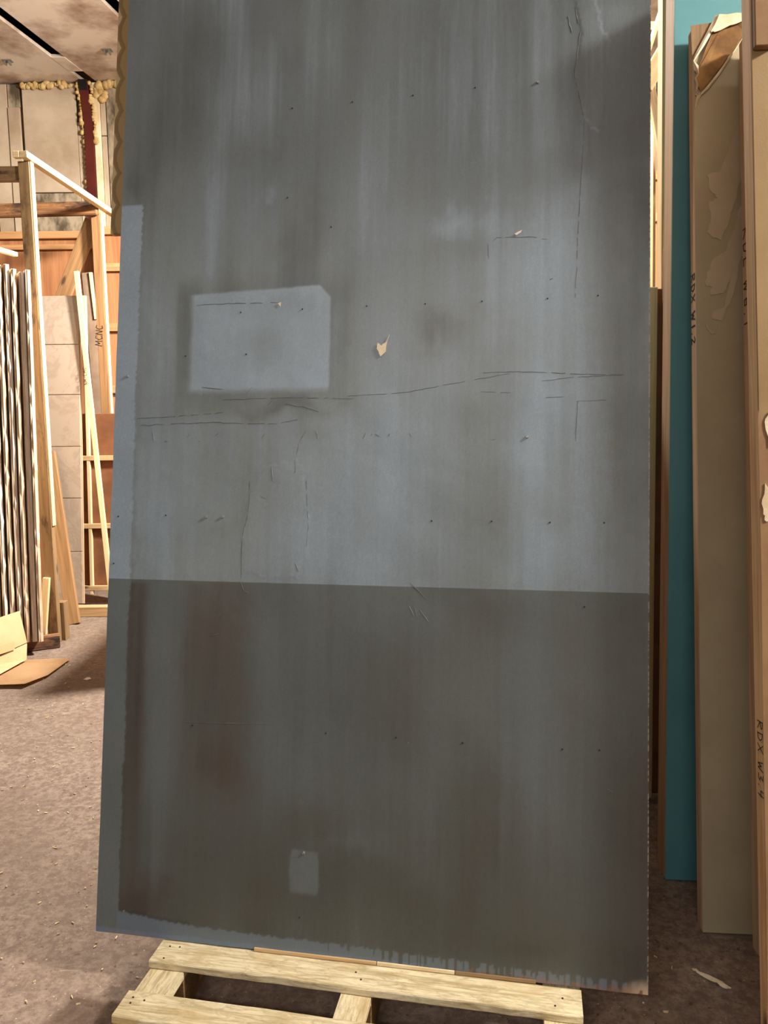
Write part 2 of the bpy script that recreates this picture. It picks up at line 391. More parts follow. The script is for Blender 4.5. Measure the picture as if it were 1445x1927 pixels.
pts = [(-3.66 + .5 * i / 26, YW - 0.03, H - .03 + rng.uniform(-.025, .01)) for i in range(27)]
foam('foam_seam', pts, .015, .036, wall_back)
foam('foam_seam', [(-2.86 + rng.uniform(-.05, .05), YW - .03, 4.98 + rng.uniform(-.1, .12)) for i in range(12)] + [(-2.8 + .35 * i / 10, YW - .03, H - .04 + rng.uniform(-.02, .01)) for i in range(11)], .022, .052, wall_back)
foam('foam_seam', [(-3.085 + (5.1 - z) * .06 + rng.uniform(-.012, .012), YW - .04, z) for z in [5.12 - i * .03 for i in range(17)]] +
     [(-2.965 + (5.1 - z) * .055 + rng.uniform(-.012, .02), YW - .04, z) for z in [5.12 - i * .03 for i in range(20)]] +
     [(-3.05, YW - .03, 4.6 - i * .05) for i in range(14)], .012, .03, wall_back)

# ------------------------------------------------------------------ big painted flat
PW, PL = 1.5924, 3.45
PM = frame_matrix((-0.8817, 2.1639, 0.148), 0.1805, 0.1693)
big = thing('scenic_flat', 'tall slate grey painted scenic flat with aged two tone finish standing on the pallet', 'scenic flat', mat=PM)
DADO = 1.0596

def vn(nu, nv, shape, lo=0.0, hi=1.0, seed=0):
    """smooth value noise on the panel grid: nu x nv cells"""
    g = np.random.default_rng(seed).random((nv + 2, nu + 2))
    V_, U_ = shape
    yy = np.linspace(0, nv, V_); xx = np.linspace(0, nu, U_)
    yi = yy.astype(int); xi = xx.astype(int); fy = yy - yi; fx = xx - xi
    fy = (fy * fy * (3 - 2 * fy))[:, None]; fx = (fx * fx * (3 - 2 * fx))[None, :]
    a = g[yi][:, xi]; b = g[yi][:, xi + 1]; c = g[yi + 1][:, xi]; d = g[yi + 1][:, xi + 1]
    return lo + (hi - lo) * ((a * (1 - fx) + b * fx) * (1 - fy) + (c * (1 - fx) + d * fx) * fy)

STEP = 0.004
us = np.linspace(0, PW, int(round(PW / STEP)) + 1)
vs = list(np.arange(0, PL, STEP)) + [PL]
vs = sorted([v for v in vs if abs(v - DADO) > 0.003] + [DADO - 0.0008, DADO + 0.0008])
vs = np.array(vs); NU, NV = len(us), len(vs); SH = (NV, NU)
UU, VV = np.meshgrid(us, vs)
def sstep(x, a, b): t = np.clip((x - a) / (b - a + 1e-9), 0, 1); return t * t * (3 - 2 * t)
g = np.zeros(SH); brown = np.zeros(SH)
wob = vn(60, 120, SH, -1, 1, 3); wob2 = vn(14, 24, SH, -1, 1, 4)
def blob(c, ru, rv, amt, ch=None, p=1.0):
    global g, brown
    du = (UU - c[0] + wob * .012 + wob2 * .02) / ru; dv = (VV - c[1] + wob * .02 + wob2 * .03) / rv
    k = amt * np.exp(-(du * du + dv * dv) ** p)
    if ch == 'brown': brown += k
    else: g += k
def rect(a, b, amt, sl=.01, sr=.01, st=.01, sb=.01, ch=None):
    """soft edged rectangle: a = upper left (u,v), b = lower right"""
    global g, brown
    w_ = wob * .004
    k = sstep(UU + w_, a[0] - sl, a[0] + sl) * (1 - sstep(UU + w_, b[0] - sr, b[0] + sr))
    k = k * sstep(VV + w_, b[1] - sb, b[1] + sb) * (1 - sstep(VV + w_, a[1] - st, a[1] + st)) * amt
    if ch == 'brown': brown += k
    else: g += k
# the glaze: brushed on vertically
g += 0.66
g += vn(26, 5, SH, -.16, .16, 21) + vn(70, 7, SH, -.08, .08, 22) + vn(190, 12, SH, -.07, .07, 23) + vn(10, 8, SH, -.14, .14, 24) + vn(360, 60, SH, -.04, .04, 25) + vn(7, 14, SH, -.12, .12, 28)
brown += vn(12, 9, SH, -.3, .45, 26) * .6 + vn(40, 10, SH, -.2, .2, 27)
# --- upper field
blob((1.041, 2.099), .12, .06, -.42); blob((1.269, 1.978), .12, .12, -.34); blob((1.289, 1.447), .08, .26, -.40)
blob((1.288, 1.582), .05, .12, -.18); blob((0.7399, 1.402), .06, .16, -.26); blob((0.8826, 1.371), .05, .22, -.28)
blob((0.8092, 1.124), .05, .06, -.30); blob((1.321, 1.15), .30, .10, -.26); blob((0.6656, 1.152), .12, .10, -.22)
blob((1.188, 2.561), .30, .26, -.18); blob((0.4297, 2.566), .2, .16, -.08); blob((1.499, 2.671), .1, .12, -.2)
blob((0.482, 2.213), .028, .022, -.18); blob((0.4927, 2.13), .02, .03, -.14); blob((1.256, 1.826), .10, .12, -.18)
blob((0.1368, 1.931), .03, .2, -.12); blob((0.1624, 1.207), .06, .12, -.18); blob((1.057, 2.035), .1, .04, .22)
blob((0.5776, 2.076), .10, .16, .4); blob((0.5776, 2.076), .10, .14, .35, 'brown'); blob((0.4188, 2.349), .12, .09, .22)
blob((0.4359, 2.348), .1, .06, .2, 'brown'); blob((0.2017, 2.62), .08, .36, .42); blob((0.0836, 2.425), .09, .24, .5)
blob((0.0344, 2.292), .05, .06, .30); blob((1.014, 1.819), .08, .06, .42); blob((1.014, 1.819), .09, .07, .6, 'brown')
blob((0.8085, 1.937), .06, .22, .16); blob((1.267, 2.241), .3, .06, .12); blob((0.9292, 2.264), .14, .12, .2, 'brown')
blob((1.553, 1.667), .07, .8, .45); blob((1.489, 1.788), .05, .16, .18); blob((1.566, 2.115), .04, .5, .25)  # right-edge blobs: shade down that side painted into the glaze
rect((0.1971, 1.971), (0.7521, 1.574), .46, .03, .05, .05, .05); rect((0.1968, 1.979), (0.2727, 1.63), .25, .01, .01, .03, .04)
blob((0.5571, 1.585), .16, .03, .5); blob((0.6165, 1.505), .06, .035, .34); blob((0.2525, 1.614), .08, .04, .26)
blob((0.5902, 1.577), .2, .05, .3, 'brown'); blob((0.4959, 1.402), .2, .12, .10); blob((0.3838, 1.234), .05, .04, .22)
blob((0.7316, 1.78), .03, .12, .18); blob((1.102, 1.554), .06, .12, .20); blob((1.174, 1.222), .03, .16, .18); blob((1.305, 1.298), .06, .05, .22)
blob((0.2508, 1.144), .03, .1, .2); blob((0.0776, 1.369), .02, .5, .3)
# --- lower field
rect((0.0684, 1.051), (0.1357, 0.4071), .55, .008, .02, .01, .2); rect((0.0684, 1.051), (0.1368, 0.0947), .8, .01, .02, .01, .1, 'brown')
rect((0.1156, 1.052), (0.2574, 0.5412), -.28, .01, .008, .01, .2)
rect((0.2401, 1.055), (0.477, 0.4327), .26, .01, .03, .01, .1); blob((0.3345, 0.9229), .10, .14, 1.0, 'brown'); blob((0.4168, 0.6913), .06, .2, .5, 'brown')
blob((0.3976, 0.504), .11, .09, .9, 'brown'); blob((0.4058, 0.5045), .1, .09, .2); blob((0.1493, 0.127), .09, .06, 1.2, 'brown'); blob((0.1499, 0.1115), .09, .05, .35)
rect((0.4742, 0.9907), (0.7131, 0.4805), -.2, .03, .1, .1, .2); blob((0.5949, 0.4415), .1, .1, -.05)
rect((0.8493, 1.071), (1.023, 0.3272), -.14, .02, .02, .02, .2); rect((1.022, 0.5323), (1.2, 0.2851), .16, .008, .008, .1, .1)
rect((1.14, 0.997), (1.2, 0.2851), .16, .03, .006, .2, .1); rect((1.195, 0.9249), (1.455, 0.3084), -.16, .01, .08, .2, .2)
blob((0.6444, 0.3773), .08, .07, .36); blob((0.8117, 0.2497), .12, .04, .30); blob((0.7637, 0.3197), .12, .03, -.18); blob((0.5448, 0.2102), .1, .1, .12)
blob((0.9953, 0.1792), .3, .05, .25); blob((1.288, 0.0948), .3, .05, .35); blob((0.3653, 0.2089), .2, .12, .10); blob((1.557, 0.5136), .07, .5, .3)  # last blob: right-edge shade painted into the glaze
g = np.clip(g, .12, 1.5); brown = np.clip(brown, -.3, 1.4)
# --- unglazed patches, where other scenery once covered the paint
def clear(mask, keep): 
    global g, brown
    g = g * (1 - mask) + keep * mask; brown = brown * (1 - mask)
w5 = wob * .0025 + vn(200, 400, SH, -.002, .002, 31)
w5b = w5; w5 = w5 * .35
A_, B_ = (0.2454, 1.935), (0.6833, 1.634)
mk = sstep(UU + w5, A_[0] - .012, A_[0] + .012) * (1 - sstep(UU + w5, B_[0] - .002, B_[0] + .004)) * sstep(VV + w5, B_[1] - .012, B_[1] + .014)
mk = mk * (1 - sstep(VV + w5 - (UU - A_[0]) * .035, A_[1] - .004, A_[1] + .004)) * (1 - sstep((UU - B_[0]) + (VV - A_[1]) * .9 + .020, -.004, .003))
keep = np.clip(.13 + vn(14, 60, SH, -.12, .16, 33) + vn(120, 40, SH, -.05, .05, 34) + .34 * np.exp(-((UU - (0.4861, 1.755)[0]) / .07) ** 2 - ((VV - (0.4517, 1.789)[1]) / .09) ** 2), .02, .6)
clear(mk * .96, keep); w5 = w5b
A_, B_ = (0.6019, 0.2923), (0.6857, 0.1755)
mk = sstep(UU + w5, A_[0] - .006, A_[0] + .004) * (1 - sstep(UU + w5, B_[0] - .002, B_[0] + .002)) * sstep(VV + w5, B_[1] - .012, B_[1] + .004) * (1 - sstep(VV + w5, A_[1] - .002, A_[1] + .003))
clear(mk, .12)
ue = .0695 + vn(2, 420, SH, -.003, .003, 35) + vn(2, 30, SH, -.003, .003, 36)
mk = (1 - sstep(UU, ue - .002, ue + .002)) * (1 - sstep(VV, 2.226, 2.232))
clear(mk, .06 + vn(3, 50, SH, 0, .06, 38))
strip = mk
# bottom band: bare base coat below the end of the glaze, with runs of glaze dripping over it
bl = np.interp(us, [0, .069, .10, .2, .35, .55, .8, 1.0, 1.2, 1.6], [.30, .066, .063, .052, .045, .042, .04, .036, .03, .026])
bl = bl + np.interp(us, np.linspace(0, PW, 200), nrng.uniform(-.004, .004, 200))
drip = np.zeros(NU)
u = .72
while u < PW - .01:
    wdt = rng.uniform(.002, .006); ln = rng.uniform(.008, .064) * (1 if u > .9 else .5)
    if u > 1.05: ln += .01
    drip = np.maximum(drip, ln * np.clip(1 - np.abs(us - u) / wdt, 0, 1) ** .35 * (np.abs(us - u) < wdt))
    u += rng.uniform(.006, .03) if u > .9 else rng.uniform(.015, .05)
edge = (bl - drip)[None, :]
mk = (1 - sstep(VV, edge - .0015, edge + .0025)) * (UU > .066)
clear(mk, .0)
band = mk
g += .4 * np.exp(-((VV - (edge + .006)) / .005) ** 2) * (UU > .069) * (UU < .3)
low_blue = np.maximum((1 - sstep(VV + wob * .004, .012, .018)) * (UU < 1.0), .45 * band)
# darker top of the left strip where a piece overlapped
base_up = np.array(srgb(138, 153, 165)[:3]); base_lo = np.array(srgb(97, 105, 106)[:3])
glz_up = np.array(srgb(118, 126, 125)[:3]); glz_lo = np.array(srgb(83, 86, 81)[:3])
brn_up = np.array(srgb(98, 99, 92)[:3]); brn_lo = np.array(srgb(82, 76, 71)[:3])
upm = sstep(VV, DADO - .0009, DADO + .0009)[..., None]
base = base_lo * (1 - upm) + base_up * upm; glz = glz_lo * (1 - upm) + glz_up * upm; brn = brn_lo * (1 - upm) + brn_up * upm
base = base * (1 - low_blue[..., None]) + np.array(srgb(104, 120, 138)[:3]) * low_blue[..., None]
gg = np.clip(g, 0, 1)[..., None]; ex = np.clip(g - 1, 0, .5)[..., None]
bb = np.clip(brown, 0, 1)[..., None]
col = base * (1 - gg) + (glz * (1 - bb) + brn * bb) * gg
col = col * (1 - .8 * ex)
# uneven ageing glaze and painted light falloff towards head and foot of the flat
age_shade = 1 - .48 * sstep(VV, 1.2, 2.7) - .34 * (1 - sstep(VV, -.05, .95)) + vn(6, 9, SH, -.10, .10, 61)
col = col * (1 - (1 - age_shade[..., None]) * np.clip(g * 1.5, .3, 1)[..., None])
col *= (1 + vn(400, 800, SH, -.05, .05, 41)[..., None])
# bare bottom edge and chipped corner
chip = (1 - sstep(VV + vn(230, 400, SH, -.010, .010, 42), .008, .012)) * (UU > .04)
raw = np.array(srgb(150, 96, 60)[:3]) * np.ones(SH + (1,)); rawm = chip * (sstep(np.abs(UU - .85), .62, .72) * .4 + .6 * (UU > 1.12))
col = col * (1 - rawm[..., None] * .6) + raw * rawm[..., None] * .6
cor = np.clip(1.25 - np.hypot((UU - PW) / .06, VV / .034), 0, 1) * (vn(90, 190, SH, 0, 1, 43) > .36)
col = col * (1 - cor[..., None]) + np.array(srgb(205, 180, 150)[:3]) * cor[..., None]
redge = (UU > PW - .002) & (vn(2, 860, SH, 0, 1, 44) > .5)
col[redge] = srgb(170, 168, 160)[:3]
lc = (np.abs(VV - (.066 - .1 * (UU - .069))) < .004) & (UU > .069) & (UU < .14) & (vn(160, 300, SH, 0, 1, 45) > .6)
col[lc] = srgb(150, 150, 146)[:3]
# relief: paint blisters and torn skin
hgt = np.zeros(SH)
def inpoly(poly):
    x, y = UU + w5 * 2, VV + w5 * 3; ins = np.zeros(SH, bool); k = len(poly)
    for i in range(k):
        (x0, y0), (x1, y1) = poly[i], poly[(i + 1) % k]
        c_ = ((y0 > y) != (y1 > y)) & (x < (x1 - x0) * (y - y0) / (y1 - y0 + 1e-12) + x0); ins ^= c_
    return ins
bl1 = [(1.374, 2.779), (1.4, 2.682), (1.403, 2.619), (1.385, 2.527), (1.395, 2.464), (1.413, 2.397), (1.454, 2.351), (1.471, 2.457), (1.482, 2.611), (1.452, 2.692), (1.423, 2.773)]
bl2 = [(0.5938, 1.434), (0.6202, 1.355), (0.631, 1.245), (0.6301, 1.151), (0.6029, 1.073), (0.5049, 1.073), (0.4351, 1.084), (0.4214, 1.21), (0.4482, 1.322), (0.4959, 1.402)]
for p_, h_ in ((bl1, .0012), (bl2, .0004)): 
    q = inpoly(p_); hgt += q * h_; col[q] = col[q] * 1.04 + .004
hgt += vn(16, 30, SH, -.0012, .0012, 51) + vn(60, 120, SH, -.0002, .0002, 52)
co = np.stack([UU, -hgt, VV], -1).reshape(-1, 3)
ii = np.arange(NV - 1)[:, None] * NU + np.arange(NU - 1)[None, :]
quads = np.stack([ii, ii + 1, ii + NU + 1, ii + NU], -1).reshape(-1, 4)
me = bpy.data.meshes.new('painted_face')
me.vertices.add(len(co)); me.vertices.foreach_set('co', co.astype(np.float32).ravel())
me.loops.add(quads.size); me.loops.foreach_set('vertex_index', quads.astype(np.int32).ravel())
me.polygons.add(len(quads)); me.polygons.foreach_set('loop_start', np.arange(0, quads.size, 4, dtype=np.int32))
me.polygons.foreach_set('loop_total', np.full(len(quads), 4, dtype=np.int32))
me.update(calc_edges=True)
me.polygons.foreach_set('use_smooth', np.ones(len(quads), bool))
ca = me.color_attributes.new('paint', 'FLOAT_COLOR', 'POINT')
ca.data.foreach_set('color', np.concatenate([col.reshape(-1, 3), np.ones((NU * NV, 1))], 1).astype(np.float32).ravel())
PAINT, nt, b = newmat('aged_slate_paint')
at = nt.nodes.new('ShaderNodeAttribute'); at.attribute_name = 'paint'
tcv = nt.nodes.new('ShaderNodeTexCoord').outputs['Object']
mp = nt.nodes.new('ShaderNodeMapping'); mp.inputs['Scale'].default_value = (1, 1, .16); nt.links.new(tcv, mp.inputs[0])
st = noise(nt, mp.outputs[0], 260, 4, .65); fn = noise(nt, tcv, 420, 3, .6)
c = mix(nt, 1.0, at.outputs['Color'], ramp(nt, st, [(.3, (.94, .94, .935, 1)), (.7, (1.05, 1.05, 1.05, 1))]), 'MULTIPLY')
c = mix(nt, 1.0, c, ramp(nt, fn, [(.3, (.9, .9, .9, 1)), (.7, (1.08, 1.08, 1.08, 1))]), 'MULTIPLY')
nt.links.new(c, b.inputs['Base Color']); b.inputs['Roughness'].default_value = .40; b.inputs['Specular IOR Level'].default_value = .6
ad = nt.nodes.new('ShaderNodeMath'); ad.operation = 'ADD'; nt.links.new(st, ad.inputs[0]); nt.links.new(fn, ad.inputs[1])
bump(nt, b, ad.outputs[0], .25, .0006)
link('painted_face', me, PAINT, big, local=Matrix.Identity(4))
# board behind the paint and the timber frame on its back
def lbox(name, x0, x1, y0, y1, z0, z1, mat, parent, bev=.002):
    """box in the parent's frame, grain along its longest side"""
    dx, dy, dz = x1 - x0, y1 - y0, z1 - z0; c = Vector(((x0 + x1) / 2, (y0 + y1) / 2, (z0 + z1) / 2))
    if dx >= dz: return beam(name, (x0, c.y, c.z), (x1, c.y, c.z), dz, dy, mat, parent, (0, 0, 1), bev, 'local')
    return beam(name, (c.x, c.y, z0), (c.x, c.y, z1), dx, dy, mat, parent, (1, 0, 0), bev, 'local')
GREYEDGE = blotchy('chipped_edge_paint', srgb(96, 98, 96), srgb(170, 160, 146), 60, lo=.55, hi=.62)
lbox('backing_board', 0, PW, .003, .009, .002, PL, GREYEDGE, big, 0)
lbox('stile', .0, .07, .0095, .05, 0.0125, PL, PINE, big); lbox('stile', PW - .07, PW, .0095, .05, 0.0125, PL, PINE, big)
lbox('stile', PW / 2 - .035, PW / 2 + .035, .0095, .05, .08, PL - .08, PINE, big)
for zz in (.0125, 1.22, 1.83, PL - .07): lbox('rail', .071, PW - .071, .0095, .05, zz, zz + .07, PINE, big)
tag(lbox('toe_packer', .50, .86, -.005, .0028, -.003, .0065, PINE, big, .001), 'bare orange timber strip')
tag(lbox('toe_packer', .862, 1.08, -.005, .0028, -.003, .0065, FOAM_PALE, big, .001), 'white painted timber strip')
tag(lbox('toe_packer', 1.082, 1.30, -.005, .0028, -.003, .0065, PALLET_DARK, big, .001), 'dark brown timber strip')
wp = lbox('return_strip', -.068, .06, .052, .075, 2.165, PL - .05, WALLPAPER, big)
tag(wp, 'brown and gold patterned paper covering')
# nails, screws, tear and creases
def disc_mesh(r, h, n=8):
    bm = bmesh.new(); bmesh.ops.create_cone(bm, segments=n, radius1=r, radius2=r * .7, depth=h, cap_ends=True)
    me = bpy.data.meshes.new('nail_head'); bm.to_mesh(me); bm.free(); return me
nm = disc_mesh(.0028, .0025); nm.materials.append(NAIL); sm = disc_mesh(.005, .005, 10); sm.materials.append(SCREW)
def hs(u, v):
    return hgt[min(NV - 1, max(0, int(np.searchsorted(vs, v)))), min(NU - 1, max(0, int(round(u / STEP))))]
RX = Matrix.Rotation(R(90), 4, 'X')
for u, v in ((0.1815, 1.256), (0.9959, 1.249), (1.166, 1.25), (1.327, 1.249), (1.473, 1.25), (0.4036, 1.875), (0.5974, 1.878), (0.7936, 1.88), (0.967, 1.88), (1.131, 1.881), (1.315, 1.882), (1.453, 1.885), (0.9202, 2.506), (1.103, 2.514), (0.5501, 2.499), (0.5422, 2.222), (0.6801, 2.124), (0.737, 2.502), (1.422, 1.018), (0.9041, 0.6312), (1.093, 0.6281), (1.366, 0.628), (1.464, 0.6315), (0.6986, 0.6307), (0.2882, 0.6294), (0.6322, 0.1031), (0.4243, 1.746), (0.0254, 1.251), (0.015, 1.106), (0.2291, 1.746)):
    link('nail_head', nm, None, big, local=Matrix.Translation((u, -.0006 - hs(u, v), v)) @ RX @ Matrix.Rotation(rng.uniform(0, 3), 4, 'Z'))
for u, v in ((0.0391, 1.687), (0.6403, 0.2866), (0.3122, 1.252), (0.3647, 1.253), (1.282, 2.513), (1.262, 1.489)):
    link('screw_head', sm, None, big, local=Matrix.Translation((u, -.002 - hs(u, v), v)) @ RX)
tear = jag([(0.8636, 1.792), (0.8548, 1.761), (0.8536, 1.742), (0.838, 1.728), (0.8265, 1.752), (0.8293, 1.768), (0.8406, 1.76), (0.853, 1.77)], .0015, 3)
poly_slab('paint_tear', [(u, -.0018, v) for u, v in tear], (0, -1, 0), .0012, PAPERW, big, local=Matrix.Identity(4))
tear = [(0.5207, 1.898), (0.5306, 1.901), (0.5293, 1.888)]
poly_slab('paint_tear', [(u, -.002, v) for u, v in tear], (0, -1, 0), .0012, PAPERW, big, local=Matrix.Identity(4))
tear = jag([(1.221, 2.073), (1.243, 2.083), (1.239, 2.075), (1.227, 2.068)], .001, 2)
poly_slab('paint_tear', [(u, -.002, v) for u, v in tear], (0, -1, 0), .0008, CANVAS, big, local=Matrix.Identity(4))
CREASE = blotchy('creased_paint_skin', srgb(116, 120, 119), srgb(92, 95, 92), 30, rough=.5)
bm = bmesh.new()
def crease(pts, w=.003, h=.0016, j=.001):
    pts2 = []
    for a, b_ in zip(pts[:-1], pts[1:]):
        n_ = max(2, int(math.hypot(b_[0] - a[0], b_[1] - a[1]) / .012))
        for i in range(n_): f = i / n_; pts2.append((a[0] + (b_[0] - a[0]) * f + rng.uniform(-j, j), a[1] + (b_[1] - a[1]) * f + rng.uniform(-j, j)))
    pts2.append(pts[-1]); prev = None
    for i, p in enumerate(pts2):
        q = pts2[min(i + 1, len(pts2) - 1)]; o_ = pts2[max(i - 1, 0)]
        d = Vector((q[0] - o_[0], 0, q[1] - o_[1])).normalized(); s = Vector((-d.z, 0, d.x))
        k = w * (.25 + .75 * math.sin(math.pi * (i + .5) / len(pts2))) * rng.uniform(.6, 1.3) * .5
        c_ = Vector((p[0], .0006 - hs(p[0], p[1]), p[1]))
        row = [bm.verts.new(c_ + s * k), bm.verts.new(c_ + Vector((0, -.0011 - .6 * h * rng.uniform(.3, 1.2), 0))), bm.verts.new(c_ - s * k)]
        if prev and rng.random() > .12:
            for t in range(2): bm.faces.new((prev[t], prev[t + 1], row[t + 1], row[t]))
        prev = row
crease([(1.413, 2.397), (1.406, 2.232), (1.398, 2.064), (1.392, 1.882)], .0022, .001)
crease([(1.4, 2.651), (1.385, 2.527), (1.41, 2.401)], .003, .0014)
crease([(1.364, 2.701), (1.376, 2.65)], .004, .0015); crease([(1.386, 2.723), (1.394, 2.675)], .003, .001)
crease([(0.0761, 1.555), (0.2023, 1.56), (0.3567, 1.57)], .003, .001); crease([(0.0892, 1.534), (0.3236, 1.54), (0.5255, 1.533), (0.591, 1.545)], .004, .0012, .002)
crease([(0.3555, 1.609), (0.5564, 1.612), (0.7595, 1.606)], .003, .0012); crease([(0.7433, 1.614), (0.8465, 1.617), (0.9247, 1.623), (1.048, 1.644), (1.213, 1.67)], .0025, .001)
crease([(1.138, 1.675), (1.236, 1.675), (1.29, 1.673), (1.404, 1.664), (1.524, 1.66)], .003, .0012); crease([(1.302, 1.647), (1.389, 1.656), (1.518, 1.659)], .002, .001)
crease([(0.2603, 1.903), (0.3807, 1.904), (0.5239, 1.901)], .003, .0012); crease([(0.2859, 1.648), (0.3546, 1.64)], .004, .0012)
crease([(0.5536, 1.593), (0.6064, 1.584), (0.6557, 1.568)], .004, .0016); crease([(0.5103, 1.602), (0.491, 1.578)], .003, .001); crease([(0.4473, 1.646), (0.4312, 1.624)], .003, .001)
crease([(0.5978, 1.472), (0.589, 1.431), (0.5885, 1.386)], .003, .0014); crease([(0.6233, 1.363), (0.6265, 1.3), (0.6329, 1.237), (0.6281, 1.167)], .0025, .001); crease([(0.5953, 1.119), (0.6056, 1.096)], .004, .0012)
crease([(0.4487, 1.362), (0.4479, 1.274), (0.4302, 1.195), (0.4301, 1.084), (0.4258, 1.06), (0.4399, 1.032), (0.4533, 1.029)], .0025, .001)
crease([(0.4816, 1.318), (0.5017, 1.31)], .004, .0014); crease([(0.5139, 1.41), (0.5201, 1.362)], .002, .001); crease([(1.4, 1.588), (1.396, 1.476)], .0018, .0008); crease([(1.399, 1.588), (1.476, 1.59)], .002, .0008)
crease([(1.149, 2.007), (1.147, 2.046), (1.171, 2.065), (1.269, 2.062), (1.313, 2.053)], .002, .0008); crease([(1.314, 1.933), (1.329, 1.939)], .004, .0012)
crease([(1.131, 1.62), (1.214, 1.615)], .0018, .0008, .0003); crease([(1.3, 1.6), (1.361, 1.601)], .0018, .0007, .0003)
crease([(0.2592, 0.6386), (0.3851, 0.6413), (0.5329, 0.6484)], .0018, .0007, .0003)
crease([(0.9357, 1.005), (0.9484, 0.9786)], .003, .001); crease([(0.9495, 1.006), (0.9576, 0.9759)], .003, .001); crease([(0.9665, 0.9943), (0.9914, 0.962)], .003, .001); crease([(0.9391, 1.071), (0.9812, 1.029)], .002, .001)
crease([(0.3353, 0.8976), (0.377, 0.9056)], .003, .001); crease([(1.486, 0.5294), (1.501, 0.5206)], .003, .001); crease([(0.9394, 0.623), (0.9412, 0.6082)], .003, .001); crease([(1.435, 0.8548), (1.439, 0.8478)], .004, .0014)
for k in range(16):
    x_ = rng.uniform(.06, .5) if k % 2 else rng.uniform(.6, 1.4)
    crease([(x_, 1.5 + rng.uniform(-.02, .02)), (x_ + rng.uniform(.004, .014), 1.5 + rng.uniform(-.02, .02))], .004, .0012)
bmesh.ops.recalc_face_normals(bm, faces=list(bm.faces))
for f in bm.faces:
    if f.normal.y > 0: f.normal_flip()
me = bpy.data.meshes.new('paint_creases'); bm.to_mesh(me); bm.free()
tag(link('paint_creases', me, CREASE, big, local=Matrix.Identity(4)), kind='stuff')

# ------------------------------------------------------------------ pallet
pa = .19
PMx = Matrix((( math.cos(pa), math.sin(pa), 0), (-math.sin(pa), math.cos(pa), 0), (0, 0, 1))).to_4x4()
PMx = Matrix.Translation((-.6662, 2.1218, 0)) @ PMx
pal = thing('pallet', 'pale softwood pallet under the foot of the tall grey flat', 'pallet', mat=PMx)
def plank(name, s0, s1, t0, t1, z0, z1, mat):
    return lbox2(name, s0, s1, -t1, -t0, z0, z1, mat)
def rough_board(name, L, w, t, mat, local, seed):
    """sawn board with ragged arrises: L along local z, w along x, t along y"""
    rg = random.Random(seed); bm = bmesh.new(); n = 26; prev = None
    wv = [0, 0]
    for k in range(n + 1):
        z_ = -L / 2 + L * k / n
        a = rg.uniform(-.0012, .0012); b_ = rg.uniform(-.0012, .0012); c_ = rg.uniform(0, .002)
        pts = [(-w / 2 + a + .002, -t / 2), (-w / 2 + a, -t / 2 + .003), (-w / 2 + a + c_, t / 2 - .003), (-w / 2 + a + .003, t / 2), (w / 2 + b_ - .003, t / 2), (w / 2 + b_ - c_, t / 2 - .003), (w / 2 + b_, -t / 2 + .003), (w / 2 + b_ - .002, -t / 2)]
        row = [bm.verts.new((x, y_, z_)) for x, y_ in pts]
        if prev:
            for i in range(8): bm.faces.new((prev[i], prev[(i + 1) % 8], row[(i + 1) % 8], row[i]))
        else: bm.faces.new(row)
        prev = row
    bm.faces.new(prev); bmesh.ops.recalc_face_normals(bm, faces=list(bm.faces))
    me = bpy.data.meshes.new(name); bm.to_mesh(me); bm.free()
    return link(name, me, mat, pal, local=local)
def lbox2(name, x0, x1, y0, y1, z0, z1, mat):
    c = Vector(((x0 + x1) / 2, (y0 + y1) / 2, (z0 + z1) / 2)); dx, dy, dz = x1 - x0, y1 - y0, z1 - z0
    if name == 'deck_board':
        M = Matrix(((0, 0, 1), (1, 0, 0), (0, 1, 0))).to_4x4(); M.translation = c
        return rough_board(name, dx, dy, dz, mat, M, int(1000 * abs(y0)))
    if dx >= dy: return beam(name, (x0, c.y, c.z), (x1, c.y, c.z), dy, dz, mat, pal, (0, 1, 0), .002, 'local', .0012)
    return beam(name, (c.x, y0, c.z), (c.x, y1, c.z), dx, dz, mat, pal, (1, 0, 0), .002, 'local', .0012)
for i, (t0, t1) in enumerate(((-.43, -.335), (-.22, -.12), (-.012, .088), (.199, .295), (.41, .51))):
    plank('deck_board', -.003 + .004 * (i % 2), 1.2, t0, t1, .122, .144, PALLET)
for s0, s1 in ((0, .103), (.56, .645), (1.1, 1.2)):
    plank('bearer_board', s0, s1, -.43, .51, .100, .1215, PALLET)
    plank('bottom_board', s0, s1, -.43, .51, .0005, .0215, PALLET_DARK)
    for t0 in (-.43, -.01, .41): plank('block', s0, s1, t0, t0 + .1, .022, .0995, PALLET_DARK)
hm = disc_mesh(.003, .003)
hm.materials.append(NAIL)
for s, t in ((.03, .02), (.06, .018), (.035, .07), (.025, .225), (.028, .245), (.06, .23), (.58, .235), (.62, .245), (.59, .03), (.61, .055), (1.15, .03), (1.13, .06), (1.16, .24)):
    link('nail_head', hm, None, pal, local=Matrix.Translation((s, -t, .1445)))

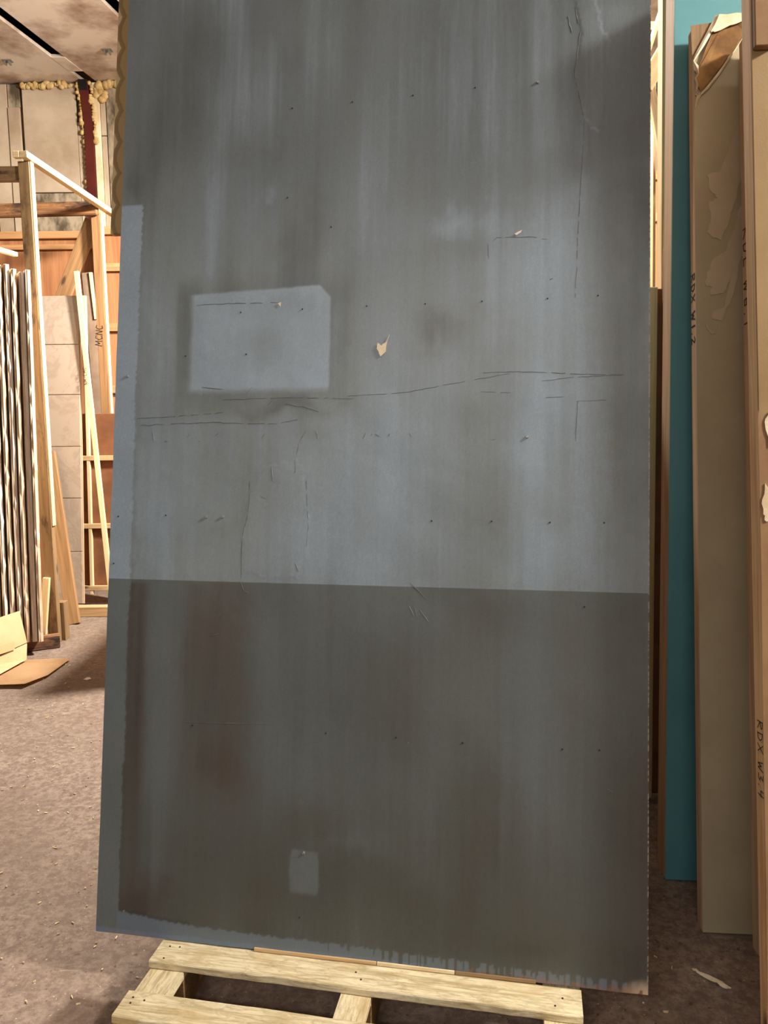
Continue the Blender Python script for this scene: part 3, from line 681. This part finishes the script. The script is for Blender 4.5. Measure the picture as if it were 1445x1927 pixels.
# ------------------------------------------------------------------ flats leaning in a row at the right
def leaning_flat(name, label, P, yaw, lean, w, h, thick, face, edge, group=None):
    M = frame_matrix(P, yaw, lean)
    t = thing(name, label, 'scenic flat', mat=M, group=group)
    lbox('face_sheet', 0, w, 0, .006, 0, h, face, t, .001)
    lbox('stile', 0, .045, .0065, thick, 0, h, edge, t); lbox('stile', w - .045, w, .0065, thick, 0, h, edge, t)
    for z0 in (0, h / 2 - .03, h - .05): lbox('rail', .046, w - .046, .0065, thick, z0, z0 + .045, edge, t)
    return t
teal = leaning_flat('scenic_flat', 'tall teal painted flat standing behind the cream flat at right', (1.0025, 2.618, .004), R(5), R(4.5), 2.3, 3.9, .11, TEAL, EDGEWOOD)
cream = leaning_flat('scenic_flat', 'cream painted flat with torn paper at its top corner in front of the teal flat', (1.0188, 2.3273, .004), R(5), R(8.6), 2.3, (0, 3.003)[1], .055, CREAM, EDGEWOOD)
midf = leaning_flat('scenic_flat', 'narrow visible brown edged flat between the cream flat and the nearest ochre flat', (1.1463, 2.2058, .004), R(5), R(9.0), 2.3, 2.93, .06, CREAM, EDGEWOOD)
near = leaning_flat('scenic_flat', 'nearest ochre painted flat with pine edge at the right of the frame', (.9310, 1.7, .004), R(5), R(9.55), 2.3, 2.96, .065, OCHRE, NEARWOOD)
# torn paper on the cream flat
flap = [(0.0831, 3.024), (0.1605, 3.021), (0.1596, 2.95), (0.1091, 2.884), (0.0689, 2.828), (0.02, 2.773), (0.0064, 2.799), (0.0015, 2.824), (0.0157, 2.856)]
poly_slab('torn_paper_flap', [(u, -.004 - .004 * rng.random(), v) for u, v in jag(flap, .003, 3)], (0, -1, 0), .002, PAPERB, cream, local=Matrix.Identity(4))
def ribbon(name, pts, widths, mat, parent, y=-.008, h=.004):
    bm = bmesh.new(); prev = None
    for i, (p, w_) in enumerate(zip(pts, widths)):
        q = pts[min(i + 1, len(pts) - 1)]; o_ = pts[max(i - 1, 0)]
        d = Vector((q[0] - o_[0], 0, q[1] - o_[1])).normalized(); s = Vector((-d.z, 0, d.x)) * w_ / 2
        c_ = Vector((p[0], y, p[1])); hh = rng.uniform(.4, 1) * h
        row = [bm.verts.new(c_ + s), bm.verts.new(c_ + Vector((0, -hh, 0))), bm.verts.new(c_ - s), bm.verts.new(c_ + Vector((0, .003, 0)))]
        if prev:
            for t in range(4): bm.faces.new((prev[t], prev[(t + 1) % 4], row[(t + 1) % 4], row[t]))
        prev = row
    bmesh.ops.recalc_face_normals(bm, faces=list(bm.faces))
    me = bpy.data.meshes.new(name); bm.to_mesh(me); bm.free()
    return link(name, me, mat, parent, local=Matrix.Identity(4))
top = jag([(0.0797, 3.027), (0.1605, 3.025), (0.1602, 3.001), (0.1136, 2.986), (0.0652, 2.966), (0.0531, 2.971)], .003, 3)
poly_slab('folded_paper', [(u, -.012, v) for u, v in top], (0, -1, 0), .004, PAPERW, cream, local=Matrix.Identity(4))
ribbon('torn_paper_edge', [(0.0796, 3.024), (0.0515, 2.974), (0.0268, 2.929), (0.0057, 2.893), (-0.0049, 2.872)], [.02, .016, .014, .01, .004], PAPERW, cream, -.009, .006)
ribbon('torn_paper_edge', [(-0.0049, 2.876), (0.0053, 2.857), (0.0119, 2.831), (0.0032, 2.817), (0.0081, 2.795), (0.0062, 2.772), (0.013, 2.762)], [.006, .018, .008, .007, .006, .007, .004], CREAM_PEEL, cream, -.008, .006)
ribbon('torn_paper_edge', [(0.1561, 2.945), (0.1159, 2.884), (0.0775, 2.828), (0.0425, 2.783), (0.0216, 2.762)], [.004, .006, .008, .008, .004], PAPERW, cream, -.008, .004)
ribbon('torn_paper_edge', [(0.0044, 2.766), (0.0164, 2.762), (0.0076, 2.741), (0.0021, 2.716)], [.01, .016, .008, .003], PAPERW, cream, -.004, .005)
tag(poly_slab('top_corner_timber', [(u, -.002, v) for u, v in ((-0.0089, 3), (0.0622, 3.007), (0.0268, 2.934), (-0.0048, 2.886))], (0, -1, 0), .002, PINE_OLD, cream, local=Matrix.Identity(4)), 'bare timber corner under the torn paper')
def peel(pts, mat=CREAM_PEEL, amp=.004, parent=cream, th=.0012):
    return poly_slab('peeled_layer', [(u, -.0008, v) for u, v in jag(pts, amp, 4)], (0, -1, 0), th, mat, parent, local=Matrix.Identity(4))
peel([(0.1566, 2.692), (0.1406, 2.648), (0.1126, 2.586), (0.0825, 2.506), (0.0394, 2.49), (0.0526, 2.432), (0.0729, 2.413), (0.0436, 2.393), (0.048, 2.328), (0.0374, 2.296), (0.0816, 2.268), (0.1096, 2.326), (0.124, 2.388), (0.1541, 2.486)])
peel([(0.1532, 2.405), (0.1301, 2.325), (0.0984, 2.237), (0.0622, 2.212), (0.036, 2.164), (0.0321, 2.118), (0.0526, 2.112), (0.0454, 2.085), (0.0865, 2.091), (0.1127, 2.148), (0.0928, 2.05), (0.0517, 2.032), (0.0481, 2.01), (0.0821, 1.999), (0.117, 2.076), (0.1384, 2.165), (0.1512, 2.236)])
peel([(0.0273, 1.99), (0.0358, 1.986), (0.0442, 1.968), (0.0578, 1.96), (0.0683, 1.989), (0.0611, 1.957), (0.0509, 1.954), (0.034, 1.972)], amp=.002)
for ch, tx, v0, sz in ((cream, 'RDX', (-0.0189, 2.166)[1], .036), (cream, 'W1.2', (-0.0201, 2.039)[1], .036), (midf, 'RDL', 2.30, .05), (midf, 'W6.1', 2.13, .05)):
    handwriting('handwriting', tx, (-.0006, .048, v0), (0, 0, -1), (0, -1, 0), (-1, 0, 0), sz, .004, ch)
handwriting('handwriting', 'RDX', (-.0006, .046, (-0.0116, 0.9127)[1]), (0, 0, -1), (0, -1, 0), (-1, 0, 0), .032, .0022, near, .3)
handwriting('handwriting', 'W3.4', (-.0006, .046, (-0.0135, 0.8107)[1]), (0, 0, -1), (0, -1, 0), (-1, 0, 0), .03, .0022, near, .25)
tag(poly_slab('underpaint_patch', [(u, -.0006, v) for u, v in jag([(-0.0019, 1.704), (0.0129, 1.663), (0.0401, 1.595), (0.0903, 1.527), (0.0609, 0.1222), (-0.009, 0.1182)], .003, 4)], (0, -1, 0), .0008, OCHRE_BROWN, near, local=Matrix.Identity(4)), 'brown underpaint where the ochre has peeled')
poly_slab('torn_paper', [(u, -.002, v) for u, v in jag([(0.0114, 1.514), (0.0029, 1.474), (0.0047, 1.436), (0.0121, 1.417), (0.0266, 1.433), (0.0251, 1.487)], .003, 3)], (0, -1, 0), .002, PAPERW, near, local=Matrix.Identity(4))
poly_slab('torn_paper', [(u, -.002, v) for u, v in jag([(0.024, 1.697), (0.0131, 1.67), (0.0223, 1.609), (0.0404, 1.608), (0.0423, 1.703)], .003, 3)], (0, -1, 0), .002, PAPERW, near, local=Matrix.Identity(4))
tag(lbox('corner_plate', .002, .05, -.02, 0, (0.0077, 2.643)[1], 2.95, OCHRE_BROWN, near), 'dark brown corner plate at the top')

# rack that carries the tall flats behind, seen through the gap at the right
rack2 = thing('timber_rack', 'pale timber rack seen through the gap right of the tall grey flat', 'rack', (1.5, 4.5, 0))
beam('post', (1.262, 3.4, 0.001), (1.17, 3.4, 3.488), .03, .06, PINE_PALE, rack2)
beam('brace', (1.454, 4.5, 3.59), (1.558, 4.5, 3.921), .02, .05, PINE_PALE, rack2, (0, 0, 1))
beam('brace', (1.474, 4.55, 3.486), (1.586, 4.55, 3.68), .09, .03, PINE, rack2, (0, 0, 1))
beam('brace', (1.52, 4.6, 3.526), (1.639, 4.6, 2.989), .045, .04, PINE_OLD, rack2, (1, 0, 0))
beam('post', (1.667, 4.7, 0), (1.572, 4.7, 3.632), .018, .05, PINE, rack2)
beam('rail', (1.41, 5, 4.012), (1.771, 5, 4.009), .05, .05, PINE_PALE, rack2, (0, 0, 1))
poly_slab('rack_plate', [(1.667, 4.95, 3.691), (1.712, 4.95, 3.693), (1.715, 4.95, 3.59), (1.67, 4.95, 3.587)], (0, 1, 0), .02, STEEL_DARK, rack2, world=Matrix.Translation((0, 0, 0)))
plk = thing('scenic_flat', 'bare timber stile right of the grey flat, on an unseen flat added to block light', 'scenic flat', (.3, 3.3, 0))
beam('stile', (1.125, 3.24, 0.002), (1.105, 3.30, 2.2), .075, .04, PINE_PALE, plk)
beam('stile', (-.35, 3.24, 0.002), (-.35, 3.30, 2.2), .075, .04, PINE_PALE, plk)
for z_ in (.05, 1.1, 2.16): beam('rail', (-.31, 3.24 + .027 * z_, z_), (1.07, 3.24 + .027 * z_, z_), .07, .035, PINE, plk, (0, 0, 1))
beam('hardboard_sheet', (.82, 3.268, 0.002), (.82, 3.328, 2.2), 2.4, .008, HARDBOARD, plk)  # unseen sheet behind the visible stile, added to block the back lamp
plk2 = thing('timber_batten', 'dark brown batten standing beside the pale plank in the gap at right', 'batten', (1.2, 3.25, 0))
beam('batten', (1.205, 3.19, 0.0), (1.172, 3.265, 2.35), .03, .04, LOG, plk2)
ply2 = thing('plywood_flat', 'far bare plywood flat seen through the narrow gap at right', 'scenic flat', (2.4, 7.0, 0))
lbx = lambda name, x0, x1, y0, y1, z0, z1, mat, par: beam(name, ((x0 + x1) / 2, (y0 + y1) / 2, z0), ((x0 + x1) / 2, (y0 + y1) / 2, z1), x1 - x0, y1 - y0, mat, par) if (z1 - z0) > (x1 - x0) else beam(name, (x0, (y0 + y1) / 2, (z0 + z1) / 2), (x1, (y0 + y1) / 2, (z0 + z1) / 2), z1 - z0, y1 - y0, mat, par, (0, 0, 1))
lbx('plywood_sheet', 1.6, 3.2, 7.03, 7.05, 0, 3.78, PLY, ply2)
for z0 in (3.71, 3.36, 1.8, .0): lbx('rail', 1.66, 3.14, 6.99, 7.028, z0, z0 + .07, PLYRAIL, ply2)
lbx('stile', 1.6, 1.655, 6.99, 7.028, 0, 3.78, PLYRAIL, ply2); lbx('stile', 3.145, 3.2, 6.99, 7.028, 0, 3.78, PLYRAIL, ply2)

# ------------------------------------------------------------------ left storage rack
rack = thing('storage_rack', 'tall timber storage rack with dark stained rear beam at left', 'rack', (-2.53, 5.8, 0))
beam('post', (-2.535, 5.78, 0), (-2.535, 5.78, 3.52), .08, .06, PINE_OLD, rack)
beam('post', (-2.505, 7.08, 0.09), (-2.505, 7.08, 3.50), .08, .06, POSTPINE, rack)
beam('lit_side_strip', (-2.4885, 5.78, .9), (-2.4885, 5.78, 3.52), .011, .05, PINE_PALE, rack)  # pale strips paint the lit right sides of both posts
beam('lit_side_strip', (-2.4585, 7.08, .1), (-2.4585, 7.08, 3.50), .011, .05, PINE_PALE, rack)
beam('top_batten', (-2.50, 5.68, 3.545), (-2.415, 7.45, 3.545), .055, .045, PINE_PALE, rack, (1, 0, 0))
beam('end_batten', (-2.575, 5.70, 3.545), (-2.53, 5.70, 3.545), .045, .04, PINE_PALE, rack, (0, 0, 1))
beam('side_rail', (-4.4, 5.80, 3.445), (-2.578, 5.80, 3.445), .10, .05, PINE_OLD, rack, (0, 0, 1))
beam('rear_beam', (-4.4, 7.02, 3.50), (-2.468, 7.02, 3.527), .115, .055, LOG, rack, (0, 0, 1), .012)
beam('brace', (-2.56, 7.13, 3.45), (-2.96, 7.13, 2.58), .13, .035, POSTPINE, rack, (1, 0, 0))
beam('sole_plate', (-3.6, 6.58, .044), (-2.2, 6.58, .044), .085, .09, PINE, rack, (0, 0, 1))
beam('foot_block', (-2.50, 5.86, 0), (-2.50, 5.86, .30), .06, .08, PINE_OLD, rack)
handwriting('handwriting', 'MCNC', Vector((-2.508, 7.049, 2.35)) - Vector((-2.53, 5.8, 0)), (0.1, 0, 1), (-1, 0, 0.1), (0, -1, 0), .06, .006, rack, .2)

# ------------------------------------------------------------------ stacked flats on edge at the left
lab = ['cream canvas covered flat at the right end of the stack beside the rack post', 'white canvas flat second from the rack post in the stack', 'tan stained flat third from the rack post in the stack',
       'white flat fourth from the rack post with ragged canvas edge', 'dark tan flat fifth from the rack post in the stack', 'white canvas flat sixth from the rack post in the stack',
       'tan flat seventh from the rack post in the stack', 'pale canvas flat eighth from the rack post in the stack', 'cream flat at the left end of the stack against the frame edge']
mats = [CANVAS2, CANVAS, CANVAS3, CANVAS, CANVAS3, CANVAS, CANVAS3, CANVAS, CANVAS2]
yw = math.atan2(.55, .84)
for i in range(9):
    xr = -2.475 - i * .0450
    h = 2.60 + .012 * i + rng.uniform(-.02, .02); yf = 5.45 - i * .012 + rng.uniform(-.012, .012)
    zb = .10
    lx = Vector((-math.sin(yw), math.cos(yw), 0)); nx = Vector((math.cos(yw), math.sin(yw), 0))
    M = Matrix((nx, lx, Vector((0, 0, 1)))).transposed().to_4x4()
    # lean a little to the right at the top
    M = Matrix.Translation((xr - .012, yf, zb)) @ Matrix.Rotation(R(1.6), 4, 'Y') @ M
    f = thing('scenic_flat', lab[i], 'scenic flat', mat=M, group='flats stacked on edge at the left')
    L = 1.05; th = .0105
    # canvas wrapped edge with a wavy, frayed outline
    for nm_, off, wid, mt_, amp in (('frame_edge', -.0078, th, CANVAS2, .0008), ('canvas_edge', .0080, .0200, mats[i], .0016)):
        bm = bmesh.new(); n_ = 42; prev = None
        ph = rng.uniform(0, 6); 
        for k in range(n_ + 1):
            z_ = h * k / n_
            a_ = amp * (math.sin(z_ * 3.1 + ph) + .6 * math.sin(z_ * 9 + ph * 2) + rng.uniform(-.5, .5))
            b_ = amp * (math.sin(z_ * 2.3 + ph * 3) + rng.uniform(-.5, .5))
            y_ = rng.uniform(-.008, .004) if nm_ == 'canvas_edge' else 0
            x0_, x1_ = off - wid / 2 + a_ * .6 - .004, off + wid / 2 + b_ * .6 - .004
            if nm_ == 'canvas_edge':
                row = [bm.verts.new(p) for p in ((x0_, y_, z_), (x1_, y_ + .006, z_), (x1_, L, z_), (x0_, L, z_))]
            else:
                row = [bm.verts.new(p) for p in ((x0_, .003, z_), (x1_, .003, z_), (x1_, L - .01, z_), (x0_, L - .01, z_))]
            if prev:
                for t in range(4): bm.faces.new((prev[t], prev[(t + 1) % 4], row[(t + 1) % 4], row[t]))
            else: bm.faces.new(row)
            prev = row
        bm.faces.new(prev); bmesh.ops.recalc_face_normals(bm, faces=list(bm.faces))
        me = bpy.data.meshes.new(nm_); bm.to_mesh(me); bm.free()
        link(nm_, me, mt_, f, local=Matrix.Identity(4))
brr = thing('timber_bearer', 'dark timber bearer on the floor under the stacked flats', 'timber', (-2.65, 5.7, 0))
beam('bearer', (-2.90, 5.42, .05), (-2.45, 5.66, .05), .09, .09, LOG, brr, (0, 0, 1))
brr2 = thing('timber_bearer', 'second timber bearer hidden under the back of the stacked flats', 'timber', (-3.2, 6.2, 0))
beam('bearer', (-3.5, 6.05, .05), (-2.95, 6.40, .05), .09, .09, LOG, brr2, (0, 0, 1))
blocker = thing('shade_blocker', 'unseen low sheets added behind the tall grey flat to shade the floor', 'sheets', (-1.2, 5.9, 0))  # unseen blocker, added to cast shade on the floor by the rack
for i in range(3): beam('sheet', (-1.2 + .03 * i, 5.9, 0), (-1.2 + .03 * i, 5.9, 1.62), .024, 1.88, PLY, blocker)
for y_ in (5.2, 6.6): beam('foot', (-1.42, y_, .05), (-1.216, y_, .05), .08, .09, PINE, blocker, (0, 0, 1))
# loose battens over the stack
for i, (a, b_, lb) in enumerate((((-2.75, 4.9, 2.85), (-2.57, 5.62, 2.85), 'upper pale batten lying across the top of the stacked flats'), ((-2.82, 4.9, 2.85), (-2.68, 5.55, 2.85), 'lower short batten lying across the top of the stacked flats'))):
    t = thing('timber_batten', lb, 'batten', a); beam('batten', a, b_, .035, .03, PINE_PALE, t)

# ------------------------------------------------------------------ marble effect flat and its neighbours
MM = frame_matrix((-2.985, 6.66, .0875), 0.0, math.atan2(.30, 2.69))
mar = thing('scenic_flat', 'white marble effect panelled flat standing behind the front rack post', 'scenic flat', mat=MM)
lbox('backing_board', 0, .335, .012, .03, 0, 2.71, EDGEWOOD, mar)
zz = [0, .46, .93, 1.385, 1.84, 2.28, 2.71]
for a, b_ in zip(zz[:-1], zz[1:]): lbox('tile', .002, .326, 0, .012, a + .002, b_ - .003, TILE, mar, .003)
lf = thing('scenic_flat', 'brown backed open timber frame flat beside the marble effect flat', 'scenic flat', (-2.62, 6.98, 0))
lbx('hardboard_back', -2.80, -2.30, 7.005, 7.02, .16, 1.75, HARDBOARD, lf)
for x_ in (-2.80, -2.335): pass
beam('stile', (-2.695, 6.985, .10), (-2.615, 6.985, 2.78), .03, .035, PINE_PALE, lf)
beam('stile', (-2.79, 6.985, .10), (-2.685, 6.985, 2.55), .03, .035, PINE, lf)
beam('stile', (-2.32, 6.985, .10), (-2.32, 6.985, 1.75), .03, .035, PINE, lf)
for z_ in (.16, .735, 1.352): beam('rail', (-2.80, 6.98, z_), (-2.30, 6.98, z_), .045, .03, PINE, lf, (0, 0, 1))
bt = thing('timber_batten', 'pale batten leaning diagonally from the brace to the floor beside the marble flat', 'batten', (-2.4, 6.75, 0))
beam('batten', (-2.415, 6.70, .09), (-2.655, 6.94, 2.98), .042, .03, PINE_PALE, bt)
handwriting('handwriting', 'NM-CMC', Vector((-2.575, 6.835, 2.0)) - Vector((-2.4, 6.75, 0)), (-.08, .08, 1), (-1, 0, -.08), (0, -1, 0.08), .03, .004, bt, .3)
gb = thing('board', 'grey brown board leaning between the diagonal batten and the rear rack post', 'board', (-2.52, 7.1, 0))
beam('board', (-2.53, 7.16, .0), (-2.725, 7.38, 3.05), .10, .02, GREYBOARD, gb)
beam('edge_strip', (-2.65, 7.33, 2.62), (-2.69, 7.36, 3.05), .03, .012, PINE_PALE, gb)
lp = thing('timber_plank', 'brown plank leaning out at the foot of the front rack post', 'plank', (-2.6, 6.3, 0))
beam('plank', (-2.60, 6.30, .0), (-2.90, 6.72, 1.42), .11, .035, POSTPINE, lp, (1, 0, 0))
of = thing('timber_offcut', 'short pale timber offcut standing against the foot of the rack post', 'offcut', (-2.602, 5.72, 0))
beam('offcut', (-2.598, 5.7, 0), (-2.55, 5.735, 0.5124), .05, .03, PINE_PALE, of)
# plywood flats at the back
pf = thing('plywood_flat', 'wide bare plywood flat with timber rails in front of the back wall', 'scenic flat', (-3.2, 8.0, 0))
lbx('plywood_sheet', -4.6, -2.2, 8.03, 8.05, 0, 3.56, PLY, pf)
lbx('rail', -4.6, -2.75, 7.98, 8.028, 3.50, 3.57, PLYRAIL, pf); lbx('rail', -4.54, -2.75, 7.99, 8.028, 3.395, 3.445, PLYRAIL, pf)
pf2 = thing('plywood_flat', 'narrower plywood flat with cross rails behind the rear rack post', 'scenic flat', (-2.4, 7.85, 0))
lbx('plywood_sheet', -2.80, -1.7, 7.88, 7.90, 0, 3.56, PLY, pf2)
for z_ in (3.50, 3.15, 2.57, 1.96, 1.3, .6, .0): lbx('rail', -2.74, -1.76, 7.84, 7.878, z_, z_ + .075, PLYRAIL, pf2)
for x_ in (-2.80, -1.755): lbx('stile', x_, x_ + .055, 7.84, 7.878, 0, 3.575, PLYRAIL, pf2)

# ------------------------------------------------------------------ cardboard
cs = thing('cardboard_sheet', 'flat cardboard sheet lying on the floor beside the folded box', 'cardboard', (-2.4, 5.0, 0))
bm = bmesh.new(); prev = None
A0, A1, B1, B0 = Vector((-3.1, 5.30, .004)), Vector((-2.217, 5.30, .022)), Vector((-2.225, 4.73, .022)), Vector((-3.1, 4.76, .004))
rows = []
for i in range(9):
    r_ = []
    for j in range(7):
        p = (A0.lerp(A1, i / 8)).lerp(B0.lerp(B1, i / 8), j / 6); p.z = .006 + .016 * (i / 8) ** 2 + .012 * (j / 6) ** 3
        if i == 8 and j >= 5: p.x -= .03 * (j - 4)
        r_.append(bm.verts.new(p))
    rows.append(r_)
for i in range(8):
    for j in range(6): bm.faces.new((rows[i][j], rows[i][j + 1], rows[i + 1][j + 1], rows[i + 1][j]))
bmesh.ops.solidify(bm, geom=list(bm.faces), thickness=.004)
bmesh.ops.recalc_face_normals(bm, faces=list(bm.faces))
me = bpy.data.meshes.new('sheet'); bm.to_mesh(me); bm.free()
link('sheet', me, CARD, cs, world=Matrix.Identity(4))
cb = thing('cardboard_box', 'folded open cardboard box with bent flap at the foot of the stacked flats', 'cardboard', (-2.6, 5.15, 0))
n_ = (-1, .3, .1)
poly_slab('side_panel', [(-2.576, 4.603, 0.03), (-2.511, 5.249, 0.03), (-2.524, 5.3, 0.1297), (-2.787, 5, 0.0355)], n_, .005, CARD, cb, world=Matrix.Identity(4))
poly_slab('upper_flap', [(-2.786, 5, 0.0464), (-2.524, 5.3, 0.1373), (-2.595, 5.37, 0.3464), (-2.837, 5.13, 0.2913)], n_, .005, CARD, cb, world=Matrix.Identity(4))
poly_slab('tuck_strip', [(-2.776, 4.985, 0.0768), (-2.576, 5.225, 0.1107), (-2.588, 5.235, 0.1648), (-2.78, 5, 0.1304)], n_, .004, CARD, cb, world=Matrix.Identity(4))

# ------------------------------------------------------------------ litter on the floor
sc = jag([(.918, 2.160), (.945, 2.142), (.985, 2.105), (1.0, 2.078), (.985, 2.074), (.968, 2.098), (.945, 2.115), (.925, 2.146)], .003, 3)
ps = poly_slab('paper_scrap', [(x, y_, .003 + .004 * rng.random()) for x, y_ in sc], (0, 0, 1), .002, PAPERW, world=Matrix.Identity(4))
tag(ps, 'long torn strip of tan paper on the dark floor at right', 'scrap')
ps = poly_slab('paper_scrap', [(x, y_, .002) for x, y_ in jag([(-1.975, 4.885), (-1.95, 4.875), (-1.93, 4.9), (-1.945, 4.925), (-1.97, 4.92)], .004, 2)], (0, 0, 1), .004, CANVAS, world=Matrix.Identity(4))
tag(ps, 'small white scrap on the floor in front of the cardboard sheet', 'scrap')
bm = bmesh.new()
def chip(x, y_, s, ln):
    a = rng.uniform(0, 6.28); c_, s_ = math.cos(a), math.sin(a)
    q = [(-ln, -s), (ln, -s * .6), (ln * .8, s), (-ln * .7, s * .8)]
    lo = [bm.verts.new((x + px * c_ - py * s_, y_ + px * s_ + py * c_, .0006)) for px, py in q]
    hi = [bm.verts.new((x + px * c_ - py * s_, y_ + px * s_ + py * c_, .003 + .003 * rng.random())) for px, py in q]
    bm.faces.new(hi)
    for i in range(4): bm.faces.new((lo[i], lo[(i + 1) % 4], hi[(i + 1) % 4], hi[i]))
for k in range(420):
    y_ = rng.uniform(1.8, 5.6); x = rng.uniform(-2.6, -.45) * (y_ / 4.2) if rng.random() < .8 else rng.uniform(.5, 1.3)
    if -.75 < x < .66 and y_ < 2.7 or x > .93 or x < -2.25 or (x > -.8 and y_ > 2.4) or (x > -1.7 and y_ > 4.6): continue
    chip(x, y_, rng.uniform(.001, .0026), rng.uniform(.002, .009))
me = bpy.data.meshes.new('wood_shavings'); bm.to_mesh(me); bm.free()
tag(link('wood_shavings', me, PINE_PALE, local=Matrix.Identity(4)), 'scattered pale wood shavings and chips all over the concrete floor', 'wood shavings', kind='stuff')
